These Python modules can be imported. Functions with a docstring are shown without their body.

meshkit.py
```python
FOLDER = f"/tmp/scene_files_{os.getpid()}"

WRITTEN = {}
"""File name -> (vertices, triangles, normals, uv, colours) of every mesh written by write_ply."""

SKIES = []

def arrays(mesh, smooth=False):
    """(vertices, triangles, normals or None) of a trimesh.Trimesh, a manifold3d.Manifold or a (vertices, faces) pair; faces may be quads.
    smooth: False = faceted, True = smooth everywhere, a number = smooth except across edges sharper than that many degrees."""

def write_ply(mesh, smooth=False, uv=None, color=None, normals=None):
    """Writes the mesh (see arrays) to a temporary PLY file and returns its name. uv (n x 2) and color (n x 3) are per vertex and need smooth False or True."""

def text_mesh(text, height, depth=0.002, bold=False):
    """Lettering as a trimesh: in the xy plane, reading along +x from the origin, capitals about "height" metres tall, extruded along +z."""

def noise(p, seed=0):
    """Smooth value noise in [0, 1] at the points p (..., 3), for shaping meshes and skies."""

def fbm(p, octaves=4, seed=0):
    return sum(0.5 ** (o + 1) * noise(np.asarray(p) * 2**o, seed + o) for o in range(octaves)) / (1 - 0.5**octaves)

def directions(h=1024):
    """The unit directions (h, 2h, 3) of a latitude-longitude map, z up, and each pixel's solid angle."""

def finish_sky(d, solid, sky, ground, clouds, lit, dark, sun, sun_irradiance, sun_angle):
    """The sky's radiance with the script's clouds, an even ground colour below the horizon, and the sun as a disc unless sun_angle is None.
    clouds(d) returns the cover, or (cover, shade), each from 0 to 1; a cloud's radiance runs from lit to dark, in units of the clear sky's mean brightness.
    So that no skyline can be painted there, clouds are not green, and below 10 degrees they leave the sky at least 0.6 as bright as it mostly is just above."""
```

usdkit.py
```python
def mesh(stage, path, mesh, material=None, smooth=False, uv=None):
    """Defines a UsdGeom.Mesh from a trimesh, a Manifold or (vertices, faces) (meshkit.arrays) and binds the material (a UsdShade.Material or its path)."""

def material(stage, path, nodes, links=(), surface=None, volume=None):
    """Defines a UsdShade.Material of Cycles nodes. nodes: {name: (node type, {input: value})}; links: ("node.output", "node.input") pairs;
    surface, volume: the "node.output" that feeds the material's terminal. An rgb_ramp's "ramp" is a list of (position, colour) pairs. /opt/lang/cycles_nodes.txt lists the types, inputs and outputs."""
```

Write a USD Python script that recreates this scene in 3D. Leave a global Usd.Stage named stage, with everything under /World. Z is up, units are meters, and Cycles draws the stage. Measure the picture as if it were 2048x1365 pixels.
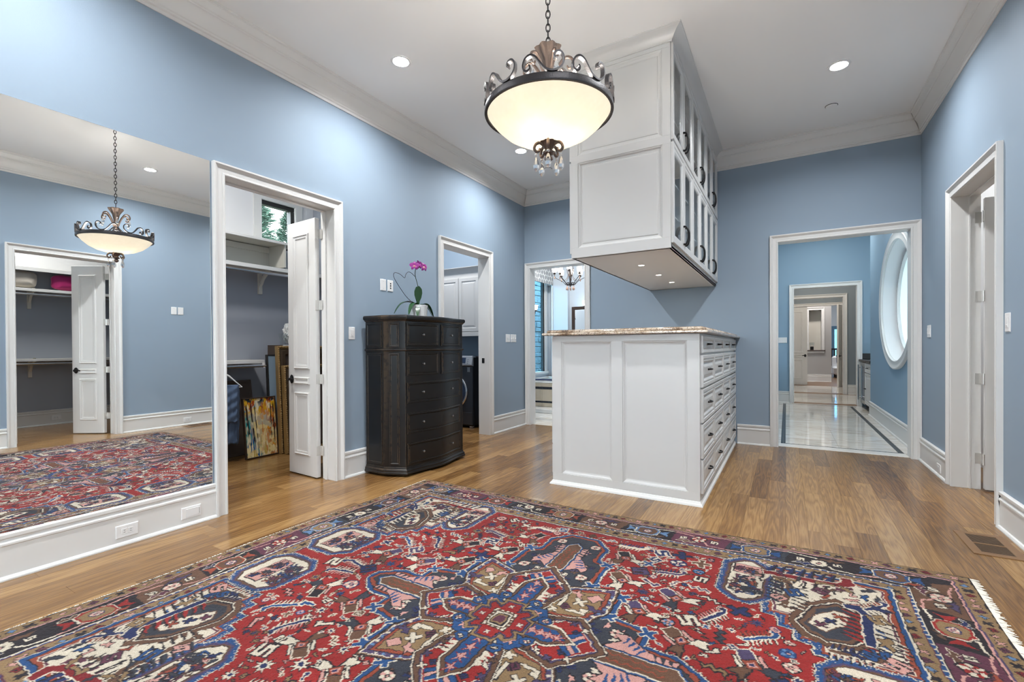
import math, numpy as np, trimesh, usdkit, meshkit
from pxr import Gf, Sdf, Usd, UsdGeom, UsdLux, UsdShade, Vt
PI = math.pi
stage = Usd.Stage.CreateInMemory()
UsdGeom.SetStageUpAxis(stage, UsdGeom.Tokens.z)
UsdGeom.SetStageMetersPerUnit(stage, 1.0)
UsdGeom.Xform.Define(stage, '/World')
UsdGeom.Scope.Define(stage, '/World/Looks')
# ---------------------------------------------------------------- camera
cam = UsdGeom.Camera.Define(stage, '/World/camera')
YAW, PITCH, ROLL, FPX = 0.534, -0.0063, -0.0058, 928.36
cf = np.array([-math.sin(YAW) * math.cos(PITCH), math.cos(YAW) * math.cos(PITCH), math.sin(PITCH)])
cr0 = np.array([math.cos(YAW), math.sin(YAW), 0]); cu0 = np.cross(cr0, cf)
cr = math.cos(ROLL) * cr0 + math.sin(ROLL) * cu0
cu = math.cos(ROLL) * cu0 - math.sin(ROLL) * cr0
cam.AddTransformOp().Set(Gf.Matrix4d(*cr, 0, *cu, 0, *(-cf), 0, 0, 0, 1.21, 1))
cam.CreateHorizontalApertureAttr(36.0)
cam.CreateVerticalApertureAttr(36.0 * 1365 / 2048)
cam.CreateFocalLengthAttr(FPX * 36 / 2048)
cam.CreateVerticalApertureOffsetAttr(19.82 * 36 / 2048)
cam.CreateClippingRangeAttr(Gf.Vec2f(0.05, 500))
cam.CreateExposureAttr(0.52)
# ---------------------------------------------------------------- lights
sky = UsdLux.DomeLight.Define(stage, '/World/sky')
sky.CreateColorAttr(Gf.Vec3f(0.86, 0.94, 1.0)); sky.CreateIntensityAttr(4.5)
def room_lamp(name, x, y, z, r, power, col=(1, 0.95, 0.88)):          # a ceiling lamp of a side room
    l = UsdLux.DiskLight.Define(stage, '/World/' + name)
    l.CreateRadiusAttr(r); l.CreateColorAttr(Gf.Vec3f(*col)); l.CreateIntensityAttr(power)
    l.AddTranslateOp().Set(Gf.Vec3d(x, y, z))
DOWN = 990.0        # radiance of the recessed lights
BULB = 470.0        # radiance of the pendant's bulbs
room_lamp('closet_lamp', -4.15, 2.0, 3.655, 0.22, 75, (1, 0.97, 0.93))
room_lamp('laundry_lamp', -4.5, 5.2, 3.655, 0.2, 80, (1, 0.98, 0.96))
room_lamp('bath_lamp', -3.6, 8.0, 3.655, 0.2, 100, (1, 0.98, 0.96))
room_lamp('hall_lamp', 0.5, 7.6, 3.655, 0.2, 44, (1, 0.97, 0.9))
room_lamp('hall_lamp_001', 0.5, 10.2, 3.655, 0.2, 48, (1, 0.97, 0.9))
room_lamp('side_room_lamp', 2.3, 5.2, 3.655, 0.2, 80, (1, 0.97, 0.92))
room_lamp('side_closet_lamp', 2.2, 2.2, 3.655, 0.2, 75, (1, 0.97, 0.92))
room_lamp('vestibule_lamp', 0.7, 12.9, 3.65, 0.12, 190, (1, 0.9, 0.78))
room_lamp('passage_lamp', 0.7, 15.6, 3.65, 0.12, 170, (1, 0.9, 0.78))
room_lamp('gallery_lamp', 0.9, 17.9, 3.65, 0.14, 190, (1, 0.93, 0.88))
room_lamp('sitting_lamp', 2.2, 21.5, 3.65, 0.3, 70, (1, 0.98, 0.95))
# ---------------------------------------------------------------- scene helpers
AX, BX, D, H = -3.562, 1.229, 6.428, 3.665       # left wall, right wall, back wall, ceiling
LOC, COUNT = {}, {}
def numbered(parent, name):
    k = COUNT.get((parent, name), 0); COUNT[(parent, name)] = k + 1
    return f'{parent}/{name}' if k == 0 else f'{parent}/{name}_{k:03d}'
def meta(prim, label=None, cat=None, group=None, kind=None):
    for k, v in (('label', label), ('category', cat), ('group', group), ('kind', kind)):
        if v: prim.SetCustomDataByKey(k, v)
def thing(name, label, cat, loc=(0, 0, 0), group=None, kind=None):
    path = numbered('/World', name)
    x = UsdGeom.Xform.Define(stage, path); x.AddTranslateOp().Set(Gf.Vec3d(*map(float, loc)))
    LOC[path] = np.array(loc, float); meta(x.GetPrim(), label, cat, group, kind)
    return path
def arr(m):
    v, f = (np.asarray(m.vertices), np.asarray(m.faces)) if hasattr(m, 'faces') else m
    return np.asarray(v, float), np.asarray(f, int)
def part(parent, name, m, mat, smooth=False, label=None, kind=None, col=None):
    v, f = arr(m)
    if f.shape[1] == 4: f = np.vstack([f[:, [0, 1, 2]], f[:, [0, 2, 3]]])
    root = '/'.join(parent.split('/')[:3])
    path = numbered(parent, name)
    g = usdkit.mesh(stage, path, (v - LOC[root], f), M[mat], smooth)
    if col is not None:
        UsdGeom.PrimvarsAPI(g).CreatePrimvar('col', Sdf.ValueTypeNames.Color3fArray, 'vertex').Set(Vt.Vec3fArray.FromNumpy(np.asarray(col, np.float32)))
    meta(g.GetPrim(), label=label, kind=kind)
    return path
def solo(name, m, mat, label, cat, smooth=False, group=None, kind=None, loc=None):      # a thing that is one mesh
    path = numbered('/World', name); v, f = arr(m)
    if f.shape[1] == 4: f = np.vstack([f[:, [0, 1, 2]], f[:, [0, 2, 3]]])
    g = usdkit.mesh(stage, path, (v, f), M[mat], smooth)
    meta(g.GetPrim(), label, cat, group, kind)
    LOC[path] = np.zeros(3)
    return path
def copy_of(src, loc, label, rotz=0, group=None):
    was = stage.GetPrimAtPath(src).GetCustomData()
    base = src.rsplit('/', 1)[1]
    base = base[:-4] if base[-4:-3] == '_' and base[-3:].isdigit() else base
    path = numbered('/World', base)
    x = UsdGeom.Xform.Define(stage, path)
    p = x.GetPrim(); p.GetReferences().AddInternalReference(src)
    x.ClearXformOpOrder()
    x.AddTranslateOp(opSuffix='place').Set(Gf.Vec3d(*map(float, loc)))
    if rotz: x.AddRotateZOp(opSuffix='place').Set(rotz)
    p.SetInstanceable(True); LOC[path] = np.array(loc, float)
    meta(p, label, was['category'], group or was.get('group'))
    return path
# ---------------------------------------------------------------- mesh helpers
def cat(*ms):
    V, F, n = [], [], 0
    for m in ms:
        v, f = arr(m)
        if f.shape[1] == 4: f = np.vstack([f[:, [0, 1, 2]], f[:, [0, 2, 3]]])
        V.append(v); F.append(f + n); n += len(v)
    return np.vstack(V), np.vstack(F)
def box(x0, x1, y0, y1, z0, z1):
    v = np.array([[x, y, z] for z in (z0, z1) for y in (y0, y1) for x in (x0, x1)], float)
    f = [[0, 2, 3, 1], [4, 5, 7, 6], [0, 1, 5, 4], [2, 6, 7, 3], [0, 4, 6, 2], [1, 3, 7, 5]]
    return v, np.array(f)
def cbox(x0, x1, y0, y1, z0, z1, c=0.004):                               # a box with chamfered edges
    pts = []
    for z, i in ((z0, c), (z0 + c, 0), (z1 - c, 0), (z1, c)):
        pts += [[x0 + i, y0 + i, z], [x1 - i, y0 + i, z], [x1 - i, y1 - i, z], [x0 + i, y1 - i, z]]
    f = [[3, 2, 1, 0], [12, 13, 14, 15]]
    for k in range(3):
        for j in range(4):
            a = 4 * k + j; b = 4 * k + (j + 1) % 4
            f.append([a, b, b + 4, a + 4])
    return np.array(pts, float), np.array(f)
def frame(o, face):                                                    # a plane that looks towards -y, +x, -x, +y or +z
    ex, ey = {'-y': ((1, 0, 0), (0, 0, 1)), '+x': ((0, 1, 0), (0, 0, 1)), '-x': ((0, -1, 0), (0, 0, 1)), '+y': ((-1, 0, 0), (0, 0, 1)), '+z': ((1, 0, 0), (0, 1, 0)), '-z': ((1, 0, 0), (0, -1, 0))}[face]
    ex, ey = np.array(ex, float), np.array(ey, float)
    return np.array(o, float), ex, ey, np.cross(ex, ey)
def put(m, fr):
    v, f = arr(m); o, ex, ey, ez = fr
    return o + v[:, :1] * ex + v[:, 1:2] * ey + v[:, 2:3] * ez, f
def ring_panel(w, h, prof, n=1, closed=True):
    """A panel w x h in local x, y: prof = (inset, height) rings from the rim inwards, capped in the middle."""
    V, F = [], []
    for d, z in prof:
        xs = np.linspace(d, w - d, n + 1)
        V += [[x, d, z] for x in xs] + [[x, h - d, z] for x in xs[::-1]]
    L = 2 * (n + 1)
    for k in range(len(prof) - 1):
        for j in range(L):
            a, b = k * L + j, k * L + (j + 1) % L
            F.append([a, b, b + L, a + L])
    o = (len(prof) - 1) * L
    for j in range(n):
        F.append([o + j, o + j + 1, o + L - 2 - j, o + L - 1 - j])
        if closed: F.append([L - 1 - j, L - 2 - j, j + 1, j])
    return np.array(V, float), np.array(F)
def open_ring(w, h, prof):                                             # as ring_panel without the middle: a frame
    v, f = ring_panel(w, h, prof, 1, False)
    return v, f[:-1]
def mould(path, prof, fr, closed=False, split=False):
    """Sweeps prof = (outward offset, height) along a path of the plane fr with mitred corners; the offset points to the left of the path."""
    P = np.array(path, float); n = len(P); segs = n if closed else n - 1
    d = [(P[(i + 1) % n] - P[i]) / np.linalg.norm(P[(i + 1) % n] - P[i]) for i in range(segs)]
    L = [np.array([-t[1], t[0]]) for t in d]
    mit = []
    for i in range(n):
        a = L[i - 1] if (closed or i > 0) else L[0]
        b = L[i % segs] if (closed or i < segs) else L[-1]
        m = a + b; m /= (m @ a)
        mit.append(m)
    k = len(prof); out = []
    for i in range(segs):
        V, F = [], []
        for j in (i, (i + 1) % n):
            V += [[*(P[j] + mit[j] * a), b] for a, b in prof]
        for q in range(k):
            r = (q + 1) % k
            F.append([q, q + k, r + k, r])
        F4 = np.array(F)
        caps = []
        if split or (not closed and i == 0): caps += [[0, q, q + 1] for q in range(1, k - 1)]
        if split or (not closed and i == segs - 1): caps += [[k, k + q + 1, k + q] for q in range(1, k - 1)]
        F3 = np.vstack([F4[:, [0, 1, 2]], F4[:, [0, 2, 3]]] + ([np.array(caps)] if caps else []))
        out.append(put((np.array(V, float), F3), fr))
    return out if split else cat(*out)
def tube(pts, r, sides=8, caps=True, flat=None):
    p = np.asarray(pts, float); n = len(p)
    t = np.gradient(p, axis=0); t /= np.linalg.norm(t, axis=1, keepdims=True) + 1e-12
    R = np.broadcast_to(r, (n,)).astype(float)
    ref = np.array([0, 0, 1.0]) if abs(t[0][2]) < .9 else np.array([1.0, 0, 0])
    a = np.cross(t[0], ref); a /= np.linalg.norm(a); A = []
    for i in range(n):
        a = a - t[i] * (a @ t[i]); a /= np.linalg.norm(a) + 1e-12; A.append(a)
    A = np.array(A); B = np.cross(t, A)
    ang = np.arange(sides) * 2 * PI / sides
    v = p[:, None] + R[:, None, None] * (np.cos(ang)[None, :, None] * A[:, None] + np.sin(ang)[None, :, None] * B[:, None])
    F = []
    for i in range(n - 1):
        for j in range(sides):
            q = (j + 1) % sides
            F.append([i * sides + j, i * sides + q, (i + 1) * sides + q]); F.append([i * sides + j, (i + 1) * sides + q, (i + 1) * sides + j])
    if caps:
        F += [[0, j + 1, j] for j in range(1, sides - 1)]
        o = (n - 1) * sides; F += [[o, o + j, o + j + 1] for j in range(1, sides - 1)]
    return v.reshape(-1, 3), np.array(F)
def spline(P, m=6, closed=False):
    P = np.array(P, float); n = len(P); out = []
    for i in range(n if closed else n - 1):
        a, b, c, d = (P[(i + k) % n] if closed else P[min(max(i + k, 0), n - 1)] for k in (-1, 0, 1, 2))
        for t in np.linspace(0, 1, m, endpoint=False):
            out.append(.5 * ((2 * b) + (c - a) * t + (2 * a - 5 * b + 4 * c - d) * t * t + (3 * b - a - 3 * c + d) * t ** 3))
    if not closed: out.append(P[-1])
    return np.array(out)
def lathe(prof, c=(0, 0, 0), n=24, flute=None, arc=None):
    prof = np.array(prof, float); k = len(prof)
    th = np.arange(n) * 2 * PI / n
    V = np.zeros((n, k, 3))
    for i, a in enumerate(th):
        r = prof[:, 0] * (flute(a, prof) if flute else 1)
        V[i, :, 0] = r * math.cos(a); V[i, :, 1] = r * math.sin(a); V[i, :, 2] = prof[:, 1]
    F = []
    for i in range(n):
        q = (i + 1) % n
        for j in range(k - 1):
            F.append([i * k + j, q * k + j, q * k + j + 1]); F.append([i * k + j, q * k + j + 1, i * k + j + 1])
    return V.reshape(-1, 3) + np.array(c, float), np.array(F)
def rotz(m, deg, c=(0, 0, 0)):
    v, f = arr(m); a = math.radians(deg); c = np.array(c, float)
    R = np.array([[math.cos(a), -math.sin(a), 0], [math.sin(a), math.cos(a), 0], [0, 0, 1]])
    return (v - c) @ R.T + c, f
def move(m, *d):
    v, f = arr(m); return v + np.array(d, float), f
def ball(c, r, sx=1, sy=1, sz=1, sub=2):
    s = trimesh.creation.icosphere(subdivisions=sub, radius=r)
    return np.asarray(s.vertices) * [sx, sy, sz] + np.array(c, float), np.asarray(s.faces)
def wall_slab(axis, c0, c1, s0, s1, z0, z1, holes=()):
    """A wall across axis x or y between c0 and c1, running s0..s1, with rectangular holes (s0, s1, z0, z1)."""
    hs = sorted(holes); ms = []; s = s0
    def b(a0, a1, q0, q1):
        if a1 - a0 > 1e-6 and q1 - q0 > 1e-6:
            ms.append(box(c0, c1, a0, a1, q0, q1) if axis == 'x' else box(a0, a1, c0, c1, q0, q1))
    for h0, h1, k0, k1 in hs:
        b(s, h0, z0, z1); b(h0, h1, z0, k0); b(h0, h1, k1, z1); s = h1
    b(s, s1, z0, z1)
    return cat(*ms)
# ---------------------------------------------------------------- materials
def lin(r, g, b):
    return tuple(((c / 255) / 12.92 if c <= 10 else ((c / 255 + .055) / 1.055) ** 2.4) for c in (r, g, b))
M = {}
def mat(name, col, rough=.5, metal=0., spec=.5, bump=0., bscale=60., **kw):
    nodes = {'p': ('principled_bsdf', {'base_color': col, 'roughness': rough, 'metallic': metal, 'specular_ior_level': spec, **kw})}
    links = []
    if bump:
        nodes['g'] = ('geometry', {}); nodes['n'] = ('noise_texture', {'scale': bscale, 'detail': 3.})
        nodes['b'] = ('bump', {'strength': bump, 'distance': .01})
        links = [('g.position', 'n.vector'), ('n.fac', 'b.height'), ('b.normal', 'p.normal')]
    M[name] = usdkit.material(stage, '/World/Looks/' + name, nodes, links, 'p.BSDF')
def graph(name, nodes, links, surface='p.BSDF'):
    M[name] = usdkit.material(stage, '/World/Looks/' + name, nodes, links, surface)
def glow(name, col, strength):
    graph(name, {'e': ('emission', {'color': col, 'strength': strength})}, [], 'e.emission')
mat('wall_blue', (.295, .375, .462), .62, spec=.25, bump=.05, bscale=180)
mat('hall_blue', (.255, .375, .485), .6, spec=.25)
mat('closet_gray', (.36, .385, .435), .55, spec=.3)
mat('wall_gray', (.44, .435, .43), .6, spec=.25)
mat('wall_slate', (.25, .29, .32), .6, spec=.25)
mat('wall_pale', (.60, .66, .72), .6, spec=.25)
mat('wall_white', (.78, .78, .79), .6, spec=.25)
mat('ceiling_white', (.88, .88, .875), .75, spec=.2)
mat('trim_white', (.74, .735, .72), .32, spec=.45)
mat('cabinet_white', (.62, .618, .61), .33, spec=.45)
mat('plate_white', (.83, .83, .83), .3)
mat('shelf_cream', (.66, .635, .57), .45)
mat('iron', (.045, .042, .045), .42, metal=.55, bump=.15, bscale=160)
mat('bronze', (.17, .125, .105), .38, metal=.75, bump=.2, bscale=120)
mat('black_metal', (.012, .012, .013), .35, metal=.3)
mat('chrome', (.75, .76, .78), .12, metal=1.)
mat('steel', (.42, .43, .44), .28, metal=1.)
mat('nickel', (.72, .71, .68), .30, metal=.45)
mat('brown_frame', (.05, .027, .018), .4)
mat('slot_dark', (.02, .02, .02), .6)
mat('mirror', (.90, .925, .93), 0.0, metal=1.)
mat('mirror_edge', (.05, .055, .06), .3)
mat('washer_gray', (.035, .04, .05), .22, metal=.3, coat_weight=.6)
mat('washer_panel', (.42, .44, .47), .3, metal=.4)
mat('display', (.03, .05, .10), .12)
mat('black_side', (.004, .004, .005), .4)
mat('leaf_green', (.020, .072, .022), .32)
mat('leaf_pale', (.075, .15, .045), .4)
mat('stem_green', (.03, .05, .02), .5)
mat('petal', (.26, .008, .21), .5, sheen_weight=.3)
mat('petal_heart', (.62, .3, .28), .5)
mat('wire_dark', (.02, .025, .03), .4)
mat('cushion_pink', (.42, .006, .13), .6, sheen_weight=.4)
mat('cushion_beige', (.52, .47, .41), .8, sheen_weight=.3)
mat('cushion_blue', (.05, .07, .16), .8)
mat('sofa_white', (.75, .76, .78), .8)
mat('denim', (.10, .155, .26), .85, bump=.3, bscale=500)
mat('plastic_white', (.8, .8, .8), .3)
mat('board_brown', (.085, .06, .047), .7, bump=.1, bscale=90)
mat('frame_side', (.05, .03, .018), .5)
mat('canvas_blue', (.27, .37, .46), .75, bump=.2, bscale=18)
mat('gold', (.36, .23, .09), .38, metal=.4, bump=.3, bscale=140)
mat('gold_dark', (.075, .048, .026), .5, metal=.3, bump=.5, bscale=110)
mat('fringe', (.74, .70, .62), .9)
mat('ground', (.05, .07, .04), .9)
mat('bark', (.05, .04, .03), .9)
mat('conifer', (.03, .065, .045), .8)
mat('stone_outside', (.15, .20, .22), .8, bump=.5, bscale=9)
mat('curtain_blue', (.09, .20, .32), .7)
mat('tile_cream', (.62, .52, .38), .3)
mat('tile_black', (.012, .013, .017), .2)
mat('towel_navy', (.02, .03, .08), .9)
mat('towel_white', (.72, .73, .75), .9)
mat('inlay_dark', (.03, .04, .05), .25)
mat('vent_wood', (.20, .105, .045), .4)
mat('vent_slat', (.075, .042, .02), .5)
mat('grout', (.30, .28, .25), .8)
mat('marble_plain', (.80, .785, .75), .12)
mat('threshold_wood', (.22, .12, .06), .3)
mat('crumpled_white', (.78, .78, .76), .7)
mat('pot_gray', (.30, .32, .34), .4)
mat('pot_white', (.82, .82, .82), .25)
mat('chair_black', (.01, .01, .012), .4)
mat('amber_crystal', (.55, .36, .27), .15, coat_weight=.5)
glow('lens', (.965, .985, 1), DOWN)
glow('puck', (1, .93, .82), 170.)
glow('bulb', (1, .95, .87), BULB)
glow('shade_glow', (1, .93, .82), 3.2)
glow('fixture_glow', (1, .90, .74), 1.3)
def glass(name, tint, lo, rough):
    graph(name, {'t': ('transparent_bsdf', {'color': tint}), 'g': ('glossy_bsdf', {'color': (1, 1, 1), 'roughness': rough}), 'f': ('layer_weight', {'blend': .5}), 'pw': ('math', {'math_type': 'power', 'value2': 4.}), 'ma': ('math', {'math_type': 'multiply_add', 'value2': .55, 'value3': lo}), 'm': ('mix_closure', {})},
          [('f.facing', 'pw.value1'), ('pw.value', 'ma.value1'), ('ma.value', 'm.fac'), ('t.BSDF', 'm.closure1'), ('g.BSDF', 'm.closure2')], 'm.closure')
glass('pane', (.96, .98, .98), .025, .02); glass('clear_glass', (.93, .95, .955), .06, .03); glass('tinted_pane', (.42, .60, .70), .03, .02)
graph('frost', {'t': ('transparent_bsdf', {'color': (.30, .36, .39)}), 'l': ('translucent_bsdf', {'color': (.66, .70, .72)}), 'm': ('mix_closure', {'fac': .45})},
      [('t.BSDF', 'm.closure1'), ('l.BSDF', 'm.closure2')], 'm.closure')
graph('blue_glass', {'t': ('transparent_bsdf', {'color': (.16, .27, .36)}), 'l': ('translucent_bsdf', {'color': (.3, .5, .65)}), 'm': ('mix_closure', {'fac': .3})},
      [('t.BSDF', 'm.closure1'), ('l.BSDF', 'm.closure2')], 'm.closure')
graph('crystal', {'t': ('transparent_bsdf', {'color': (.93, .94, .95)}), 'g': ('glossy_bsdf', {'color': (1, 1, 1), 'roughness': .05}), 'm': ('mix_closure', {'fac': .5})},
      [('t.BSDF', 'm.closure1'), ('g.BSDF', 'm.closure2')], 'm.closure')
graph('bowl_glass', {'g': ('geometry', {}), 'n': ('noise_texture', {'scale': 34., 'detail': 4.}), 'r': ('rgb_ramp', {'ramp': [(.2, (.235, .205, .155)), (.8, (.265, .24, .20))]}),
      't': ('translucent_bsdf', {}), 'd': ('diffuse_bsdf', {}), 'y': ('glossy_bsdf', {'color': (1, 1, 1), 'roughness': .25}), 'e': ('emission', {'color': (1, .93, .80), 'strength': .40}),
      'm': ('mix_closure', {'fac': .35}), 'm2': ('mix_closure', {'fac': .04}), 'a': ('add_closure', {})},
      [('g.position', 'n.vector'), ('n.fac', 'r.fac'), ('r.color', 't.color'), ('r.color', 'd.color'), ('t.BSDF', 'm.closure1'), ('d.BSDF', 'm.closure2'), ('m.closure', 'm2.closure1'), ('y.BSDF', 'm2.closure2'), ('m2.closure', 'a.closure1'), ('e.emission', 'a.closure2')], 'a.closure')
def wood(name, ramp, rough):
    graph(name, {'g': ('geometry', {}), 'o': ('object_info', {}), 'rv': ('math', {'math_type': 'multiply', 'value2': 53.}), 'cx': ('combine_xyz', {'z': 0.}),
        'vm': ('mapping', {'scale': (1, 1, 1)}), 'm1': ('mapping', {'scale': (15., 1.0, 1.)}), 'm2': ('mapping', {'scale': (210., 6., 1.)}),
        'n1': ('noise_texture', {'scale': 1., 'detail': 1.5, 'distortion': .25}), 'w': ('math', {'math_type': 'multiply', 'value2': 8.}), 'pp': ('math', {'math_type': 'pingpong', 'value2': .5}),
        'n2': ('noise_texture', {'scale': 1., 'detail': 3.}), 's1': ('math', {'math_type': 'multiply', 'value2': .52}), 's2': ('math', {'math_type': 'multiply', 'value2': .62}), 's': ('math', {'math_type': 'add'}),
        's3': ('math', {'math_type': 'multiply', 'value2': .50}), 'sa': ('math', {'math_type': 'add'}),
        'r': ('rgb_ramp', {'ramp': ramp}), 'b': ('bump', {'strength': .10, 'distance': .004}), 'p': ('principled_bsdf', {'roughness': rough, 'specular_ior_level': .5})},
        [('g.position', 'vm.vector'), ('o.random', 'rv.value1'), ('rv.value', 'cx.x'), ('rv.value', 'cx.y'), ('cx.vector', 'vm.location'), ('vm.vector', 'm1.vector'), ('vm.vector', 'm2.vector'),
         ('m1.vector', 'n1.vector'), ('n1.fac', 'w.value1'), ('w.value', 'pp.value1'), ('m2.vector', 'n2.vector'), ('pp.value', 's1.value1'), ('n2.fac', 's2.value1'), ('s1.value', 's.value1'), ('s2.value', 's.value2'),
         ('o.random', 's3.value1'), ('s.value', 'sa.value1'), ('s3.value', 'sa.value2'), ('sa.value', 'r.fac'), ('r.color', 'p.base_color'), ('n2.fac', 'b.height'), ('b.normal', 'p.normal')])
wood('floor_oak', [(.15, (.070, .030, .009)), (.42, (.155, .075, .024)), (.72, (.240, .126, .044)), (1., (.345, .20, .078))], .17)
graph('granite', {'g': ('geometry', {}), 'n': ('noise_texture', {'scale': 6., 'detail': 6., 'roughness': .6, 'distortion': 1.2}), 'r': ('rgb_ramp', {'ramp': [(.25, (.10, .06, .04)), (.4, (.38, .26, .16)), (.52, (.62, .51, .40)), (.75, (.74, .67, .58))]}),
      'n2': ('noise_texture', {'scale': 17., 'detail': 3., 'distortion': 2.}), 'v': ('voronoi_texture', {'feature': 'distance_to_edge', 'scale': 19.}), 'mx': ('mix_vector', {'fac': .12}),
      'vr': ('rgb_ramp', {'ramp': [(.0, (.05, .03, .025)), (.035, (.3, .2, .15)), (.09, (1, 1, 1))]}), 'mm': ('mix_color', {'blend_type': 'multiply', 'fac': .75}), 'p': ('principled_bsdf', {'roughness': .16, 'coat_weight': .3})},
      [('g.position', 'n.vector'), ('g.position', 'n2.vector'), ('g.position', 'mx.a'), ('n2.color', 'mx.b'), ('mx.result', 'v.vector'), ('v.distance', 'vr.fac'), ('n.fac', 'r.fac'), ('r.color', 'mm.a'), ('vr.color', 'mm.b'), ('mm.result', 'p.base_color')])
graph('marble', {'g': ('geometry', {}), 'mp': ('mapping', {'scale': (1., 2.6, 1.)}), 'n': ('noise_texture', {'scale': 1.7, 'detail': 6., 'roughness': .6, 'distortion': 1.6}), 'r': ('rgb_ramp', {'ramp': [(.28, (.56, .51, .43)), (.45, (.80, .75, .67)), (.62, (.88, .86, .82))]}), 'p': ('principled_bsdf', {'roughness': .07, 'coat_weight': .3})},
      [('g.position', 'mp.vector'), ('mp.vector', 'n.vector'), ('n.fac', 'r.fac'), ('r.color', 'p.base_color')])
graph('black_worn', {'bv': ('bevel', {'radius': .003, 'samples': 8}), 'g': ('geometry', {}), 'ed': ('mix', {'mix_type': 'difference', 'fac': 1.}), 'bw': ('rgb_to_bw', {}), 'n': ('noise_texture', {'scale': 26., 'detail': 4.}), 'nr': ('map_range', {'from_min': .33, 'from_max': .52, 'to_min': 0., 'to_max': 1., 'clamp': True}),
      'er': ('map_range', {'from_min': .05, 'from_max': .22, 'to_min': 0., 'to_max': 1., 'clamp': True}), 'mu': ('math', {'math_type': 'multiply'}), 'n3': ('noise_texture', {'scale': 5., 'detail': 3.}), 'cr': ('rgb_ramp', {'ramp': [(.35, (.006, .0065, .008)), (.62, (.009, .008, .0075)), (.85, (.014, .0095, .0075))]}),
      'mc': ('mix_color', {'b': (.21, .135, .075)}), 'p': ('principled_bsdf', {'roughness': .30, 'specular_ior_level': .45})},
      [('g.position', 'n.vector'), ('g.position', 'n3.vector'), ('bv.bevel', 'ed.color1'), ('g.true_normal', 'ed.color2'), ('ed.color', 'bw.color'), ('bw.val', 'er.value'), ('n.fac', 'nr.value'), ('er.result', 'mu.value1'), ('nr.result', 'mu.value2'), ('mu.value', 'mc.fac'), ('n3.fac', 'cr.fac'), ('cr.color', 'mc.a'), ('mc.result', 'p.base_color')])
def painted(name, rough, **kw):
    graph(name, {'a': ('attribute', {'attribute': 'col'}), 'p': ('principled_bsdf', {'roughness': rough, **kw})}, [('a.color', 'p.base_color')])
graph('rug_pile', {'a': ('attribute', {'attribute': 'col'}), 'g': ('geometry', {}), 'n': ('noise_texture', {'scale': 260., 'detail': 2.}), 'n2': ('noise_texture', {'scale': 3.2, 'detail': 3.}), 'mr': ('map_range', {'from_min': .25, 'from_max': .75, 'to_min': .72, 'to_max': 1.28}), 'mr2': ('map_range', {'from_min': .25, 'from_max': .75, 'to_min': .82, 'to_max': 1.16}),
      'mu': ('math', {'math_type': 'multiply'}), 'vc': ('combine_xyz', {}), 'mx': ('mix_color', {'blend_type': 'multiply', 'fac': 1., 'use_clamp': False}), 'b': ('bump', {'strength': .45, 'distance': .006}), 'p': ('principled_bsdf', {'roughness': .95, 'specular_ior_level': .12, 'sheen_weight': .08})},
      [('g.position', 'n.vector'), ('g.position', 'n2.vector'), ('n.fac', 'mr.value'), ('n2.fac', 'mr2.value'), ('mr.result', 'mu.value1'), ('mr2.result', 'mu.value2'), ('mu.value', 'vc.x'), ('mu.value', 'vc.y'), ('mu.value', 'vc.z'), ('a.color', 'mx.a'), ('vc.vector', 'mx.b'), ('mx.result', 'p.base_color'), ('n.fac', 'b.height'), ('b.normal', 'p.normal')])
painted('oil_paint', .3)
painted('valance_cloth', .8)
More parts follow.
